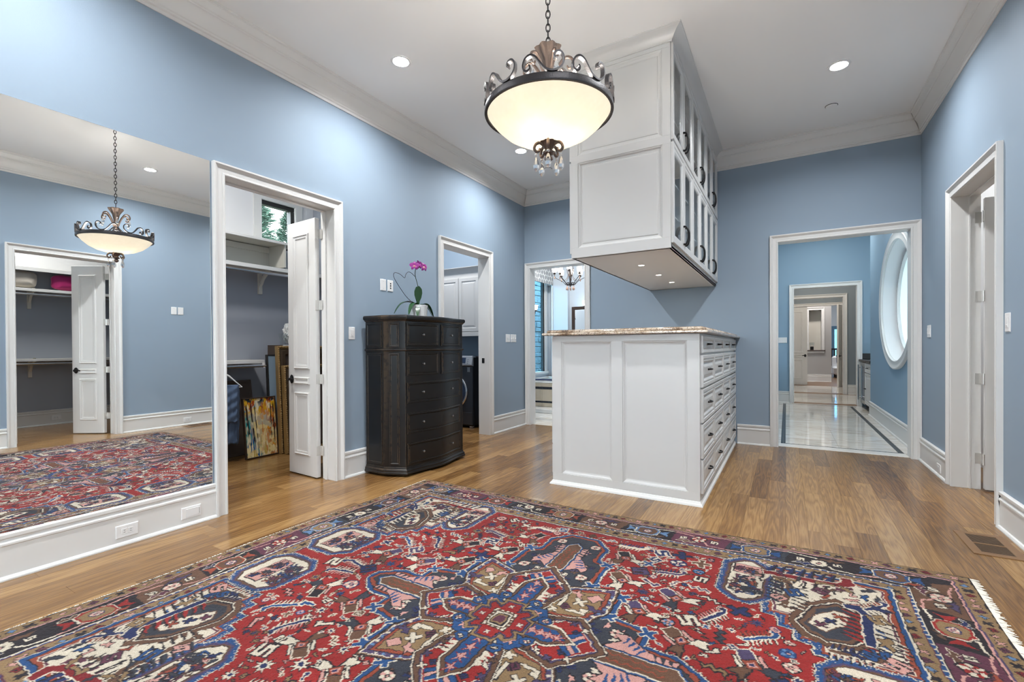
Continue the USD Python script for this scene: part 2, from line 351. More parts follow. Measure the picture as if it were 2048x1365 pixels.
# ---------------------------------------------------------------- the room shell
S = dict(kind='structure')
XL, XR, YB = -3.73, 1.39, 6.58          # far faces of the walls
D1, D2, D3, D4, D5, D6 = (1.872, 2.825, 2.485), (4.398, 5.382, 2.468), (-3.460, -2.550, 2.450), (-.085, 1.140, 2.455), (4.361, 5.339, 2.472), (1.845, 2.840, 2.475)
def h(d, lo=0): return (d[0] - .02, d[1] + .02, lo, d[2] + .02)
solo('wall_left', wall_slab('x', XL, AX, -2.15, YB, 0, H, [h(D1), h(D2)]), 'wall_blue', 'long blue wall on the left with the mirror and two doorways', 'wall', **S)
solo('wall_right', wall_slab('x', BX, XR, -2.15, YB, 0, H, [h(D6), h(D5)]), 'wall_blue', 'blue wall on the right with the white doorway', 'wall', **S)
solo('wall_back', wall_slab('y', D, YB, AX, BX, 0, H, [h(D3), h(D4)]), 'wall_blue', 'blue wall behind the island and hanging cabinet', 'wall', **S)
solo('wall_front', wall_slab('y', -2.15, -2.0, AX, BX, 0, H, [(-2.4, -1.15, .95, 2.35)]), 'wall_blue', 'blue wall behind the camera', 'wall', **S)
from shapely.geometry import Polygon, Point, box as sbox
CANS = [(-2.83, 2.95), (-2.84, 5.05), (.40, 4.97), (.335, 2.95), (-2.83, .75), (-2.83, -1.2), (.36, .75), (.36, -1.2)]
cp_ = sbox(-5.8, -2.3, 4.9, 25.3)
for x, y in CANS: cp_ = cp_.difference(Point(x, y).buffer(.0655, 8))
cl_ = trimesh.creation.extrude_polygon(cp_, .12, engine='earcut'); cl_.apply_translation([0, 0, H])
solo('ceiling', cl_, 'ceiling_white', 'smooth white ceiling over the whole room', 'ceiling', **S)
# side rooms: plain shells that the doorways look into
def shell(name, x0, x1, y0, y1, m, lab, skip=(), t=.12):
    for side, b in (('left', (x0 - t, x0, y0 - t, y1 + t)), ('right', (x1, x1 + t, y0 - t, y1 + t)), ('near', (x0, x1, y0 - t, y0)), ('far', (x0, x1, y1, y1 + t))):
        if side in skip: continue
        solo(f'wall_{name}_{side}', box(*b, 0, H), m, f'{lab} wall, {side} side', 'wall', **S)
CX, CY0, CY1 = -5.55, .85, 4.08          # closet
shell('closet', CX, XL, CY0, CY1, 'closet_gray', 'gray closet', ('right', 'left'))
WN = (3.349, 3.81, 2.48, 3.064)
def two_tone(name, lo, hi, up, hole, label):
    solo(name, wall_slab('x', CX - .15, CX, CY0 - .12, CY1 + .12, 0, 2.48), lo, label, 'wall', **S)
    solo(name + '_upper', wall_slab('x', CX - .15, CX, CY0 - .12, CY1 + .12, 2.48, H, hole), up, 'white upper closet wall around the small window', 'wall', **S)
two_tone('wall_closet_left', 'closet_gray', None, 'wall_white', [WN], 'gray closet wall under the shelves')
shell('laundry', -5.4, XL, 4.24, 6.35, 'wall_blue', 'laundry', ('right',))
shell('side_room', XR, 3.3, 4.05, 6.3, 'wall_white', 'white side room', ('left',))
shell('side_closet', XR, 3.226, .45, 3.93, 'closet_gray', 'gray side closet', ('left', 'right'))
solo('wall_side_closet_right', box(3.226, 3.35, .33, 4.05, 0, 2.50), 'closet_gray', 'gray closet wall seen in the mirror', 'wall', **S)
solo('wall_side_closet_upper', box(3.226, 3.35, .33, 4.05, 2.50, H), 'wall_white', 'white upper closet wall seen in the mirror', 'wall', **S)
# bathroom
BL, BR, BF = -4.72, -2.2, 9.66
BW = (8.86, 9.43, .68, 3.1)
solo('wall_bath_left', wall_slab('x', BL - .07, BL, YB, BF + .12, 0, H, [BW]), 'wall_pale', 'pale bathroom wall with the tall window', 'wall', **S)
solo('wall_bath_right', box(BR, BR + .12, YB, BF + .12, 0, H), 'wall_pale', 'pale bathroom wall on the right', 'wall', **S)
solo('wall_bath_far', box(BL, BR, BF, BF + .12, 0, H), 'wall_pale', 'pale bathroom wall with the framed mirror', 'wall', **S)
solo('wall_bath_pier', box(-4.56, -4.20, BF - .1, BF, 0, H), 'wall_pale', 'pale projecting pier between bathroom window and mirror', 'wall', **S)
solo('trim_20', box(-4.60, -4.565, BF - .115, BF, 0, H), 'trim_white', 'narrow white trim at the corner beside the bathroom window', 'trim', **S)
# hall
HL, HR, HF, NX, NY = -.2, 1.262, 11.6, 1.95, 10.17
solo('wall_hall_left', box(HL - .12, HL, YB, HF + .15, 0, H), 'hall_blue', 'blue hall wall on the left', 'wall', **S)
OV = (7.92, 1.81, 1.03, .80)              # oval window: centre y, z and half axes of the opening
ell = [(OV[0] + OV[2] * math.cos(t), OV[1] + OV[3] * math.sin(t)) for t in np.linspace(0, 2 * PI, 72, endpoint=False)]
e = trimesh.creation.extrude_polygon(sbox(YB, 0, NY, H).difference(Polygon(ell)), .22, engine='earcut')
solo('wall_hall_right', (np.asarray(e.vertices)[:, [2, 0, 1]] + [HR, 0, 0], np.asarray(e.faces)), 'hall_blue', 'blue hall wall with the oval window', 'wall', **S)
solo('wall_niche_right', box(NX, NX + .12, NY, HF, 0, H), 'hall_blue', 'blue wall at the back of the bar niche', 'wall', **S)
DF = (.139, 1.222, 2.437)
solo('wall_hall_far', wall_slab('y', HF, HF + .15, HL, NX + .12, 0, H, [h(DF)]), 'hall_blue', 'blue hall wall with the far white doorway', 'wall', **S)
V0, V1 = HF + .15, 14.2
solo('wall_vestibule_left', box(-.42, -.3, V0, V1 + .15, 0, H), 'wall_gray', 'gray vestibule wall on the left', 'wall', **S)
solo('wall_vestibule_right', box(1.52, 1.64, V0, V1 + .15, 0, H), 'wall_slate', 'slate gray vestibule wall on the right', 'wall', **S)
DG = (.05, 1.215, 2.44)
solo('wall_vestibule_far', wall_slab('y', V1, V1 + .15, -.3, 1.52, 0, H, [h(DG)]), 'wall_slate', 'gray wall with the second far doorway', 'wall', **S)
P0, P1 = V1 + .15, 17.0
solo('wall_passage_left', box(-.42, -.3, P0, P1 + .15, 0, H), 'wall_gray', 'gray passage wall on the left', 'wall', **S)
solo('wall_passage_right', box(1.72, 1.84, P0, P1 + .15, 0, H), 'wall_gray', 'gray passage wall on the right', 'wall', **S)
DH = (.06, 1.45, 2.44)
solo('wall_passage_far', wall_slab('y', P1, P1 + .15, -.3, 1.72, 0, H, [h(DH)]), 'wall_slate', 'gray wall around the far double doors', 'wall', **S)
G0, G1 = P1 + .15, 18.9
solo('wall_gallery_left', box(-.72, -.6, G0, G1 + .3, 0, H), 'wall_gray', 'light gray gallery wall on the left', 'wall', **S)
solo('wall_gallery_far', wall_slab('y', G1, G1 + .3, -.6, 1.30, 0, H, [(.665, 1.02, 1.08, 2.44)]), 'wall_gray', 'light gray wall with the recessed niche', 'wall', **S)
solo('wall_gallery_niche', box(.5, 1.2, G1 + .30, G1 + .34, .9, 2.6), 'shelf_cream', 'cream back of the recessed niche', 'wall', **S)
shell('sitting', .4, 4.6, 19.6, 25.0, 'wall_pale', 'pale sitting room', ('near', 'far', 'left'))
solo('wall_sitting_left', box(.3, .4, 19.24, 25.1, 0, H), 'wall_pale', 'pale sitting room wall on the left', 'wall', **S)
solo('wall_sitting_near', box(1.72, 4.7, G0 - .15, G0, 0, H), 'wall_gray', 'gray sitting room wall beside the double doors', 'wall', **S)
solo('wall_sitting_side', box(4.6, 4.72, G0 - .15, 19.6, 0, H), 'wall_pale', 'pale sitting room side wall', 'wall', **S)
SW = (1.73, 2.9, .35, 2.1)
solo('wall_sitting_far', wall_slab('y', 25.0, 25.12, .4, 4.6, 0, H, [SW]), 'wall_pale', 'pale sitting room wall with the blue window', 'wall', **S)
# ---------------------------------------------------------------- floors
rng = np.random.default_rng(7)
fl = thing('floor', 'oak plank floor running from the rug to the back wall', 'floor', **S)
part(fl, 'subfloor', box(-5.6, 3.4, -2.2, 6.53, -.12, -.014), 'slot_dark')
W = .127; planks = []
def lay(x0, x1, y0, y1):
    n = int(math.ceil((x1 - x0) / W))
    for i in range(n):
        a, b = x0 + i * W, min(x0 + (i + 1) * W, x1); y = y0 - rng.uniform(0, 1.2)
        while y < y1:
            L = rng.uniform(.75, 2.0); c, d = max(y, y0), min(y + L, y1)
            if d - c > .02: planks.append((a, b, c, d))
            y += L
lay(AX, BX, -2.0, D + .06); lay(-5.52, AX, .85, 4.08); lay(-5.35, AX, 4.24, 6.35); lay(BX, 3.22, .45, 3.93); lay(BX, 3.3, 4.05, 6.3)
def worth(p):
    x, y = (p[0] + p[1]) / 2, (p[2] + p[3]) / 2; d = np.array([x, y, -1.21]); z = d @ cf
    seen = z > .3 and abs(d @ cr / z) < 1.15 and d @ cu / z > -.78
    under = -2.85 < x < .78 and .25 < y < 3.2 or -1.8 < x < -.56 and y > 3.9 or x < XL - .6 or x > BX
    return ((p[3] - p[2]) * W / max(z, .5) ** 3 if seen else 0) * (.02 if under else 1)
def plank_mesh(p):
    g = .0002; return cbox(p[0] + g, p[1] - g, p[2] + g, p[3] - g, -.016, rng.uniform(-.0003, .0003), .0007)
planks.sort(key=lambda p: -worth(p))
for p in planks[:296]: part(fl, 'plank', plank_mesh(p), 'floor_oak')
part(fl, 'distant_plank', cat(*[plank_mesh(p) for p in planks[296:]]), 'floor_oak', kind='stuff')
# bathroom, hall and far floors
bf = thing('floor_bath', 'white marble bathroom floor beyond the doorway', 'floor', **S)
part(bf, 'slab', box(BL, BR, D + .06, BF, -.06, -.003), 'grout')
for i in range(5):
    for j in range(6):
        x0, y0 = BL + i * .504, D + .06 + j * .53
        part(bf, 'tile', cbox(x0 + .001, x0 + .503, y0 + .001, min(y0 + .529, BF), -.02, 0, .001), 'marble')
hf = thing('floor_hall', 'polished cream marble hall floor with dark inlaid border', 'floor', **S)
part(hf, 'bed', box(HL, NX, D + .06, 25.0, -.06, -.004), 'grout')
part(hf, 'threshold', cbox(HL + .1, HR - .12, D + .06, 6.675, -.02, .004, .002), 'marble_plain')
IX0, IX1, IY0, IY1 = -.062, 1.135, 6.675, 11.4
def slabs(x0, x1, y0, y1, s):
    nx, ny = max(1, round((x1 - x0) / s)), max(1, round((y1 - y0) / s))
    for i in range(nx):
        for j in range(ny):
            part(hf, 'tile', cbox(x0 + (x1 - x0) * i / nx + .0006, x0 + (x1 - x0) * (i + 1) / nx - .0006, y0 + (y1 - y0) * j / ny + .0006, y0 + (y1 - y0) * (j + 1) / ny - .0006, -.02, 0, .001), 'marble')
slabs(IX0 + .05, IX1 - .05, IY0 + .05, IY1 - .05, .6)
slabs(HL, IX0, IY0, HF, .6); slabs(IX1, NX, IY0, HF, .6); slabs(IX0, IX1, IY1, HF, .6)
bits = []
for x0, x1, y0, y1 in ((IX0, IX0 + .05, IY0, IY1), (IX1 - .05, IX1, IY0, IY1), (IX0 + .05, IX1 - .05, IY0, IY0 + .05), (IX0 + .05, IX1 - .05, IY1 - .05, IY1)):
    nx, ny = max(1, round((x1 - x0) / .025)), max(1, round((y1 - y0) / .025))
    for i in range(nx):
        for j in range(ny):
            a, b = x0 + (x1 - x0) * i / nx, y0 + (y1 - y0) * j / ny
            bits.append(box(a + .001, a + (x1 - x0) / nx - .001, b + .001, b + (y1 - y0) / ny - .001, -.02, .0003))
part(hf, 'mosaic_inlay', cat(*bits), 'inlay_dark', kind='stuff')
part(hf, 'wood_threshold', cbox(.1, 1.26, HF - .02, V0 + .08, -.02, .004, .002), 'threshold_wood')
slabs(-.3, 1.52, V0 + .08, V1 - .1, .6)
part(hf, 'wood_threshold', cbox(-.3, 1.52, V1 - .1, P0 + .1, -.02, .003, .002), 'threshold_wood')
slabs(-.3, 1.72, P0 + .1, P1 - .1, .7)
part(hf, 'wood_threshold', cbox(-.6, 4.6, P1 - .1, 25.0, -.02, .003, .002), 'threshold_wood')
solo('ground', box(-60, 60, -60, 80, -.5, -.13), 'ground', 'dark green ground outside the house', 'ground', **S)
# ---------------------------------------------------------------- baseboards and crown mouldings
BASE = [(0, 0), (.034, 0), (.034, .008), (.028, .018), (.018, .022), (.018, .178), (.024, .184), (.024, .194), (.014, .206), (.014, .214), (.022, .222), (.022, .240), (.010, .246), (0, .246)]
fp = frame((0, 0, 0), '+z')
def baseboard(name, pts, label):
    solo(name, mould(pts, BASE, fp), 'trim_white', label, 'baseboard', smooth=25, **S)
baseboard('baseboard_left', [(AX, 1.787), (AX, -2.0)], 'tall white baseboard under the wall mirror')
baseboard('baseboard_left', [(AX, 4.313), (AX, 2.912)], 'tall white baseboard behind the black dresser')
baseboard('baseboard_left', [(AX, D), (AX, 5.467)], 'tall white baseboard between laundry and bathroom doorways')
baseboard('baseboard_back', [(-.172, D), (-.53, D)], 'short white baseboard between island and hall doorway')
baseboard('baseboard_back', [(-1.84, D), (-2.463, D)], 'white baseboard between bathroom doorway and island')
baseboard('baseboard_right', [(BX, 5.426), (BX, D)], 'white baseboard with the small outlet by the right doorway')
baseboard('baseboard_right', [(BX, 2.927), (BX, 4.274)], 'white baseboard between the two doorways of the right wall')
baseboard('baseboard_right', [(BX, -2.0), (BX, 1.758)], 'white baseboard of the right wall next to the camera')
baseboard('baseboard_front', [(AX, -2.0), (BX, -2.0)], 'white baseboard of the wall behind the camera')
baseboard('baseboard_hall_right', [(HR, YB), (HR, NY)], 'white baseboard under the oval window')
baseboard('baseboard_hall_far', [(.05, HF), (HL, HF)], 'white baseboard under the hall light switches')
baseboard('baseboard_vestibule', [(1.52, V1), (1.31, V1)], 'white baseboard in the far gray vestibule')
baseboard('baseboard_gallery', [(1.30, G1), (-.6, G1)], 'white baseboard under the distant niche')
baseboard('baseboard_closet', [(3.226, .45), (3.226, 3.93)], 'white baseboard inside the closet seen in the mirror')
baseboard('baseboard_closet_left', [(CX, CY1), (CX, CY0)], 'white baseboard behind the pictures in the closet')
CROWN = [(0, -.228), (.008, -.228), (.008, -.206), (.018, -.200), (.018, -.186), (.024, -.180), (.030, -.150), (.042, -.118), (.062, -.090), (.072, -.084), (.072, -.074), (.080, -.068), (.086, -.046), (.098, -.024), (.108, -.018), (.108, 0), (0, 0)]
fc = frame((0, 0, H), '+z')
def crown(k, pts, label, close=None):
    solo(f'trim_{k}', mould(pts, CROWN, fc), 'trim_white', label, 'crown moulding', smooth=25, **S)
seg = mould([(AX, -2.0), (BX, -2.0), (BX, D), (AX, D)], CROWN, fc, closed=True, split=True)
for k, i, lab in ((1, 3, 'white crown moulding along the left wall'), (3, 1, 'white crown moulding along the right wall'), (4, 0, 'white crown moulding behind the camera')):
    solo(f'trim_{k}', seg[i], 'trim_white', lab, 'crown moulding', smooth=25, **S)
crown(2, [(BX, D), (-.765, D)], 'white crown moulding right of the hanging cabinet')
crown(5, [(-1.615, D), (AX, D)], 'white crown moulding left of the hanging cabinet')
# ---------------------------------------------------------------- doors
CAS = [(0, 0), (0, .016), (.006, .021), (.014, .021), (.020, .015), (.052, .017), (.062, .026), (.074, .034), (.086, .034), (.086, 0)]
def casing(parent, fr, w, hh, x0=0, name='casing'):
    part(parent, name, mould([(x0, 0), (x0, hh), (x0 + w, hh), (x0 + w, 0)], CAS, fr), 'trim_white', smooth=25)
def jamb_x(parent, d, xa, xb, stop=None):
    a, b, t = d
    m = [cbox(xa, xb, a - .02, a, 0, t + .02, .001), cbox(xa, xb, b, b + .02, 0, t + .02, .001), cbox(xa, xb, a, b, t, t + .02, .001)]
    if stop: m += [cbox(*stop, a, a + .012, 0, t, .002), cbox(*stop, b - .012, b, 0, t, .002), cbox(*stop, a + .012, b - .012, t - .012, t, .002)]
    part(parent, 'jamb', cat(*m), 'trim_white')
def jamb_y(parent, d, ya, yb):
    a, b, t = d
    part(parent, 'jamb', cat(cbox(a - .02, a, ya, yb, 0, t + .02, .001), cbox(b, b + .02, ya, yb, 0, t + .02, .001), cbox(a, b, ya, yb, t, t + .02, .001)), 'trim_white')
PM = [(0, 0), (.004, .012), (.012, .016), (.018, .010), (.024, .009), (.036, .009), (.040, .004), (.05, .002), (.054, .0)]
def door_leaf(parent, hinge, deg, w=.455, hh=2.43, z0=.012, knob=True, t=.042, flip=1, hz=(.26, .93, 1.62, 2.28), hinges=True, plate=None):
    """A narrow panelled leaf built along +x from its hinge line with faces towards -y and +y, then turned about the hinge."""
    def place(m): return move(rotz((arr(m)[0] * [1, 1, 1], arr(m)[1]), deg), hinge[0], hinge[1], 0)
    leaf = part(parent, 'door_leaf', place(cbox(.004, w, -t / 2, t / 2, z0, hh, .002)), 'trim_white')
    for face, o in (('-y', (w / 2 - .125, -t / 2, 0)), ('+y', (w / 2 + .125, t / 2, 0))):
        fr = frame(o, face)
        for lo, hi in ((.20, .80), (1.02, 2.30)):
            part(leaf, 'panel_moulding', place(put(move(open_ring(.25, hi - lo, PM), 0, lo, 0), fr)), 'trim_white', smooth=25)
        part(leaf, 'panel_moulding', place(put(move(ring_panel(.25, .07, PM[:5] + [(.03, .004)]), 0, .875, 0), fr)), 'trim_white', smooth=25)
    if knob:
        for s in (-1, 1):
            m = cat(lathe([(0, 0), (.030, 0), (.032, .004), (.026, .008), (.010, .010), (.009, .035), (.012, .038), (0, .04)], n=16), tube([(0, 0, .034), (-.03, .004, .038), (-.06, .004, .04), (-.085, -.002, .036)], [.008, .008, .007, .006], 8))
            v, f = arr(m); v = v[:, [0, 1, 2]] * [1, 1.35, 1]
            fr = frame((w - .055, -t / 2, .92), '-y') if s < 0 else frame((w - .055, t / 2, .92), '+y')
            if s > 0: v = v * [-1, 1, 1]; f = f[:, ::-1]
            part(leaf, 'knob', place(put((v, f), fr)), 'black_metal', smooth=40)
    if hinges:
        for z in hz:
            part(leaf, 'hinge', place(cat(tube([(-.004, flip * t / 2, z - .045), (-.004, flip * t / 2, z + .045)], .007, 8), box(0, .003, -t / 2, t / 2, z - .045, z + .045), box(-.045, -.004, (flip * t / 2 if plate is None else plate) - .0015, (flip * t / 2 if plate is None else plate) + .0015, z - .045, z + .045))), 'nickel')
    return leaf
fL = lambda d: frame((AX, 0, 0), '+x')
d1 = thing('door_1', 'white double closet doorway beside the mirror with its leaf open', 'door', (AX, D1[0], 0), **S)
casing(d1, frame((AX, 0, 0), '+x'), D1[1] - D1[0], D1[2], D1[0]); jamb_x(d1, D1, XL, AX, (-3.69, -3.655))
door_leaf(d1, (-3.752, 2.800), 176.5, flip=-1); door_leaf(d1, (-3.752, 1.893), 178, flip=1)
d2 = thing('door_2', 'white laundry doorway right of the black dresser', 'door', (AX, D2[0], 0), **S)
casing(d2, frame((AX, 0, 0), '+x'), D2[1] - D2[0], D2[2], D2[0]); jamb_x(d2, D2, XL, AX)
part(d2, 'latch', cat(cbox(-3.67, -3.63, D2[1] - .004, D2[1] + .004, 1.0, 1.07, .002), cbox(-3.66, -3.64, D2[1] - .008, D2[1], 1.02, 1.05, .002)), 'black_metal')
d3 = thing('door_3', 'white bathroom doorway in the back corner', 'door', (D3[0], D, 0), **S)
casing(d3, frame((0, D, 0), '-y'), D3[1] - D3[0], D3[2], D3[0]); jamb_y(d3, D3, D, YB)
d4 = thing('door_4', 'wide white doorway into the marble hall', 'door', (D4[0], D, 0), **S)
casing(d4, frame((0, D, 0), '-y'), D4[1] - D4[0], D4[2], D4[0]); jamb_y(d4, D4, D, YB)
d5 = thing('door_5', 'white doorway at the right edge with four nickel hinges', 'door', (BX, D5[0], 0), **S)
casing(d5, frame((BX, 0, 0), '-x'), D5[1] - D5[0], D5[2], -D5[1]); jamb_x(d5, D5, BX, XR + .01, (1.325, 1.335))
door_leaf(d5, (XR + .018, 5.311), -1, w=.80, knob=True, flip=-1, plate=.026)
d6 = thing('door_6', 'white closet doorway seen in the mirror with its leaf open', 'door', (BX, D6[0], 0), **S)
casing(d6, frame((BX, 0, 0), '-x'), D6[1] - D6[0], D6[2], -D6[1]); jamb_x(d6, D6, BX, XR, (1.315, 1.345))
door_leaf(d6, (XR + .02, 2.795), -31, flip=1); door_leaf(d6, (XR + .02, 1.872), 1.5, flip=-1)
d7 = thing('door_7', 'white doorway at the end of the blue hall', 'door', (DF[0], HF, 0), **S)
casing(d7, frame((0, HF, 0), '-y'), DF[1] - DF[0], DF[2], DF[0]); jamb_y(d7, DF, HF, V0)
d8 = thing('door_8', 'cream doorway between the gray vestibule and passage', 'door', (DG[0], V1, 0), **S)
casing(d8, frame((0, V1, 0), '-y'), DG[1] - DG[0], DG[2], DG[0]); jamb_y(d8, DG, V1, P0)
d9 = thing('door_9', 'distant double doors, left leaf shut and right leaf ajar', 'door', (DH[0], P1, 0), **S)
casing(d9, frame((0, P1, 0), '-y'), DH[1] - DH[0], DH[2], DH[0]); jamb_y(d9, DH, P1, G0)
door_leaf(d9, (.065, P1 + .03), 0, w=.49, hinges=False)
door_leaf(d9, (1.445, P1 + .03), 252, w=.49, hinges=False)
# ---------------------------------------------------------------- windows
w1 = thing('window_1', 'small black framed window above the closet shelf with pines outside', 'window', (CX, 3.58, 2.48), **S)
part(w1, 'casing', cat(cbox(CX, CX + .02, 3.253, 3.349, 2.48, 3.15, .003), cbox(CX, CX + .02, 3.81, 3.905, 2.48, 3.15, .003), cbox(CX, CX + .02, 3.349, 3.81, 3.064, 3.15, .003)), 'trim_white')
part(w1, 'sash', cat(cbox(CX - .10, CX - .02, WN[0], WN[1], 3.01, WN[3], .004), cbox(CX - .10, CX - .02, WN[1] - .05, WN[1], WN[2], 3.01, .004), cbox(CX - .10, CX - .02, WN[0], WN[1], WN[2], WN[2] + .05, .004)), 'slot_dark')
part(w1, 'pane', box(CX - .065, CX - .06, WN[0], WN[1] - .05, WN[2] + .05, 3.01), 'pane')
w5 = thing('window_5', 'wide white framed window behind the camera', 'window', (-1.78, -2.0, .95), **S)
part(w5, 'casing', mould([(1.15, .95), (1.15, 2.35), (2.4, 2.35), (2.4, .95)], CAS, frame((0, -2.0, 0), '+y')), 'trim_white', smooth=25)
part(w5, 'sash', cat(*[cbox(a, a + .04, -2.10, -2.05, .95, 2.35, .004) for a in (-2.4, -1.795, -1.19)], cbox(-2.4, -1.15, -2.10, -2.05, .95, .99, .004), cbox(-2.4, -1.15, -2.10, -2.05, 2.31, 2.35, .004)), 'trim_white')
part(w5, 'sill', cbox(-2.5, -1.05, -2.05, -1.93, .91, .95, .006), 'trim_white')
part(w5, 'pane', box(-2.36, -1.19, -2.08, -2.075, .99, 2.31), 'pane')
w2 = thing('window_2', 'tall black framed bathroom window facing a blue stone wall', 'window', (BL, 9.15, .68), **S)
part(w2, 'sash', cat(cbox(BL - .06, BL - .005, BW[1] - .06, BW[1], BW[2], BW[3], .004), cbox(BL - .06, BL - .005, BW[0], BW[0] + .04, BW[2], BW[3], .004), cbox(BL - .06, BL - .005, BW[0] + .04, BW[1] - .07, BW[3] - .06, BW[3], .004)), 'slot_dark')
part(w2, 'pane', box(BL - .045, BL - .04, BW[0] + .04, BW[1] - .06, BW[2], BW[3] - .06), 'tinted_pane')
part(w2, 'sill', cbox(BL - .02, BL + .05, BW[0] - .06, BW[1] + .12, BW[2] - .05, BW[2], .006), 'trim_white')
part(w2, 'casing', cbox(BL, BL + .02, BW[1], BW[1] + .10, BW[2], BW[3], .003), 'trim_white')
w3 = thing('window_3', 'large oval window with deep white reveal in the blue hall', 'window', (HR, OV[0], OV[1]), **S)
def oval(prof, n=72):
    V = [[HR + b, OV[0] + (OV[2] + a) * math.cos(t), OV[1] + (OV[3] + a) * math.sin(t)] for t in np.linspace(0, 2 * PI, n, endpoint=False) for a, b in prof]
    k = len(prof); F = [[i * k + j, i * k + j + 1, ((i + 1) % n) * k + j + 1, ((i + 1) % n) * k + j] for i in range(n) for j in range(k - 1)]
    return np.array(V), np.array(F)
part(w3, 'casing', oval([(.115, 0), (.115, -.03), (.10, -.036), (.08, -.026), (.04, -.02), (.02, -.03), (.006, -.028), (0, -.012), (0, 0)]), 'trim_white', smooth=40)
part(w3, 'reveal', oval([(.001, -.002), (-.004, .0), (-.004, .17), (.001, .22)]), 'wall_white', smooth=40)
part(w3, 'sash', oval([(-.004, .17), (-.03, .17), (-.05, .155), (-.07, .155), (-.075, .17), (-.075, .21), (-.004, .21)]), 'trim_white', smooth=40)
pv = np.array([[HR + .19, OV[0] + (OV[2] - .07) * math.cos(t), OV[1] + (OV[3] - .07) * math.sin(t)] for t in np.linspace(0, 2 * PI, 48, endpoint=False)])
part(w3, 'pane', (np.vstack([pv, pv + [.006, 0, 0]]), np.array([[0, i, i + 1] for i in range(1, 47)] + [[48, 48 + i + 1, 48 + i] for i in range(1, 47)] + [[i, 48 + i, 48 + (i + 1) % 48] for i in range(48)] + [[i, 48 + (i + 1) % 48, (i + 1) % 48] for i in range(48)])), 'frost')
w4 = thing('window_4', 'distant tall window with blue frame beyond the double doors', 'window', (SW[0], 25.0, SW[2]), **S)
part(w4, 'sash', cat(cbox(SW[0], SW[0] + .10, 24.97, 25.06, SW[2], SW[3], .004), cbox(SW[1] - .1, SW[1], 24.97, 25.06, SW[2], SW[3], .004), cbox(SW[0] + .10, SW[1] - .1, 24.97, 25.06, SW[3] - .14, SW[3], .004)), 'curtain_blue')
part(w4, 'pane', box(SW[0] + .10, SW[1] - .1, 25.05, 25.055, SW[2], SW[3] - .14), 'blue_glass')
# ---------------------------------------------------------------- wall mirror
wm = thing('wall_mirror', 'large frameless mirror resting on the left baseboard', 'mirror', (AX, .7, .247))
part(wm, 'backing', box(AX, AX + .004, -.75, 1.772, .2465, 2.566), 'mirror_edge')
part(wm, 'glass', ring_panel(1, 1, [(0, 0), (0, .003)]) and put(ring_panel(2.522, 2.3195, [(0, 0), (0, .0035), (.0025, .0045)]), frame((AX + .003, -.75, .2465), '+x')), 'mirror')
# ---------------------------------------------------------------- ceiling fittings
def downlight(x, y, label):
    t = thing('recessed_light', label, 'ceiling light', (x, y, H), group='recessed ceiling lights of the blue room')
    part(t, 'trim_ring', lathe([(.086, 0), (.084, -.006), (.074, -.009), (.066, -.006), (.064, -.0005)], (x, y, H), 32), 'plate_white', smooth=40)
    part(t, 'can', lathe([(.0645, -.004), (.064, .034), (.0, .038)], (x, y, H), 32), 'plate_white', smooth=40)
    part(t, 'lens', lathe([(.061, .023), (.03, .021), (0, .021)], (x, y, H), 32), 'lens')
    return t
dl = downlight(-2.83, 2.95, 'bright round ceiling light nearest the mirror and closet doorway')
copy_of(dl, (-2.84, 5.05, H), 'bright round ceiling light partly hidden by the pendant bowl')
copy_of(dl, (.40, 4.97, H), 'bright round ceiling light right of the hanging cabinet')
copy_of(dl, (.335, 2.95, H), 'bright round ceiling light seen in the wall mirror')
for x, y, lab in ((-2.83, .75, 'round ceiling light by the mirror, level with the camera'), (-2.83, -1.2, 'round ceiling light in the rear corner on the mirror side'), (.36, .75, 'round ceiling light right beside the camera'), (.36, -1.2, 'round ceiling light in the rear corner opposite the mirror')):
    copy_of(dl, (x, y, H), lab)
sp = thing('ceiling_disc', 'flat round white ceiling disc right of the hanging cabinet', 'detector', (.40, 5.76, H))
part(sp, 'plate', lathe([(.052, 0), (.052, -.010), (.046, -.016), (0, -.017)], (.40, 5.76, H), 28), 'ceiling_white', smooth=35)
part(sp, 'gap_ring', lathe([(.056, 0), (.056, -.003), (.051, -.003)], (.40, 5.76, H), 28), 'slot_dark')
copy_of(sp, (-2.81, 5.75, H), 'flat round white ceiling disc behind the pendant crystals')
# ---------------------------------------------------------------- pendant lamp
PX, PY, PZ, PR = -1.022, 2.10, 2.40, .31
pl = thing('pendant_lamp', 'iron scroll pendant lamp with glowing cream glass bowl and crystals', 'pendant lamp', (PX, PY, H))
pc = (PX, PY, 0)
part(pl, 'canopy', lathe([(.065, H), (.065, H - .008), (.045, H - .03), (.012, H - .04), (0, H - .04)], pc, 24), 'iron', smooth=40)
links, z, k = [], H - .035, 0
while z > 2.735:
    ring = [(math.cos(t) * .0105, 0, math.sin(t) * .021) for t in np.linspace(0, 2 * PI, 13)]
    m = tube(ring, .003, 5, caps=False); m = rotz(m, 90 * (k % 2) + 20)
    links.append(move(m, PX, PY, z - .018)); z -= .0335; k += 1
for m in links: part(pl, 'chain_link', m, 'iron', smooth=60)
part(pl, 'stem_cap', lathe([(0, 2.715), (.02, 2.712), (.022, 2.70), (.062, 2.705), (.066, 2.70), (.050, 2.675), (.032, 2.645), (.022, 2.60), (.018, 2.57), (.028, 2.555), (.030, 2.53), (.018, 2.51), (.016, 2.47), (.035, 2.44), (.045, 2.42), (.02, 2.40), (0, 2.40)], pc, 40, flute=lambda a, p: 1 + .09 * np.cos(8 * a) * (p[:, 1] > 2.56)), 'bronze', smooth=35)
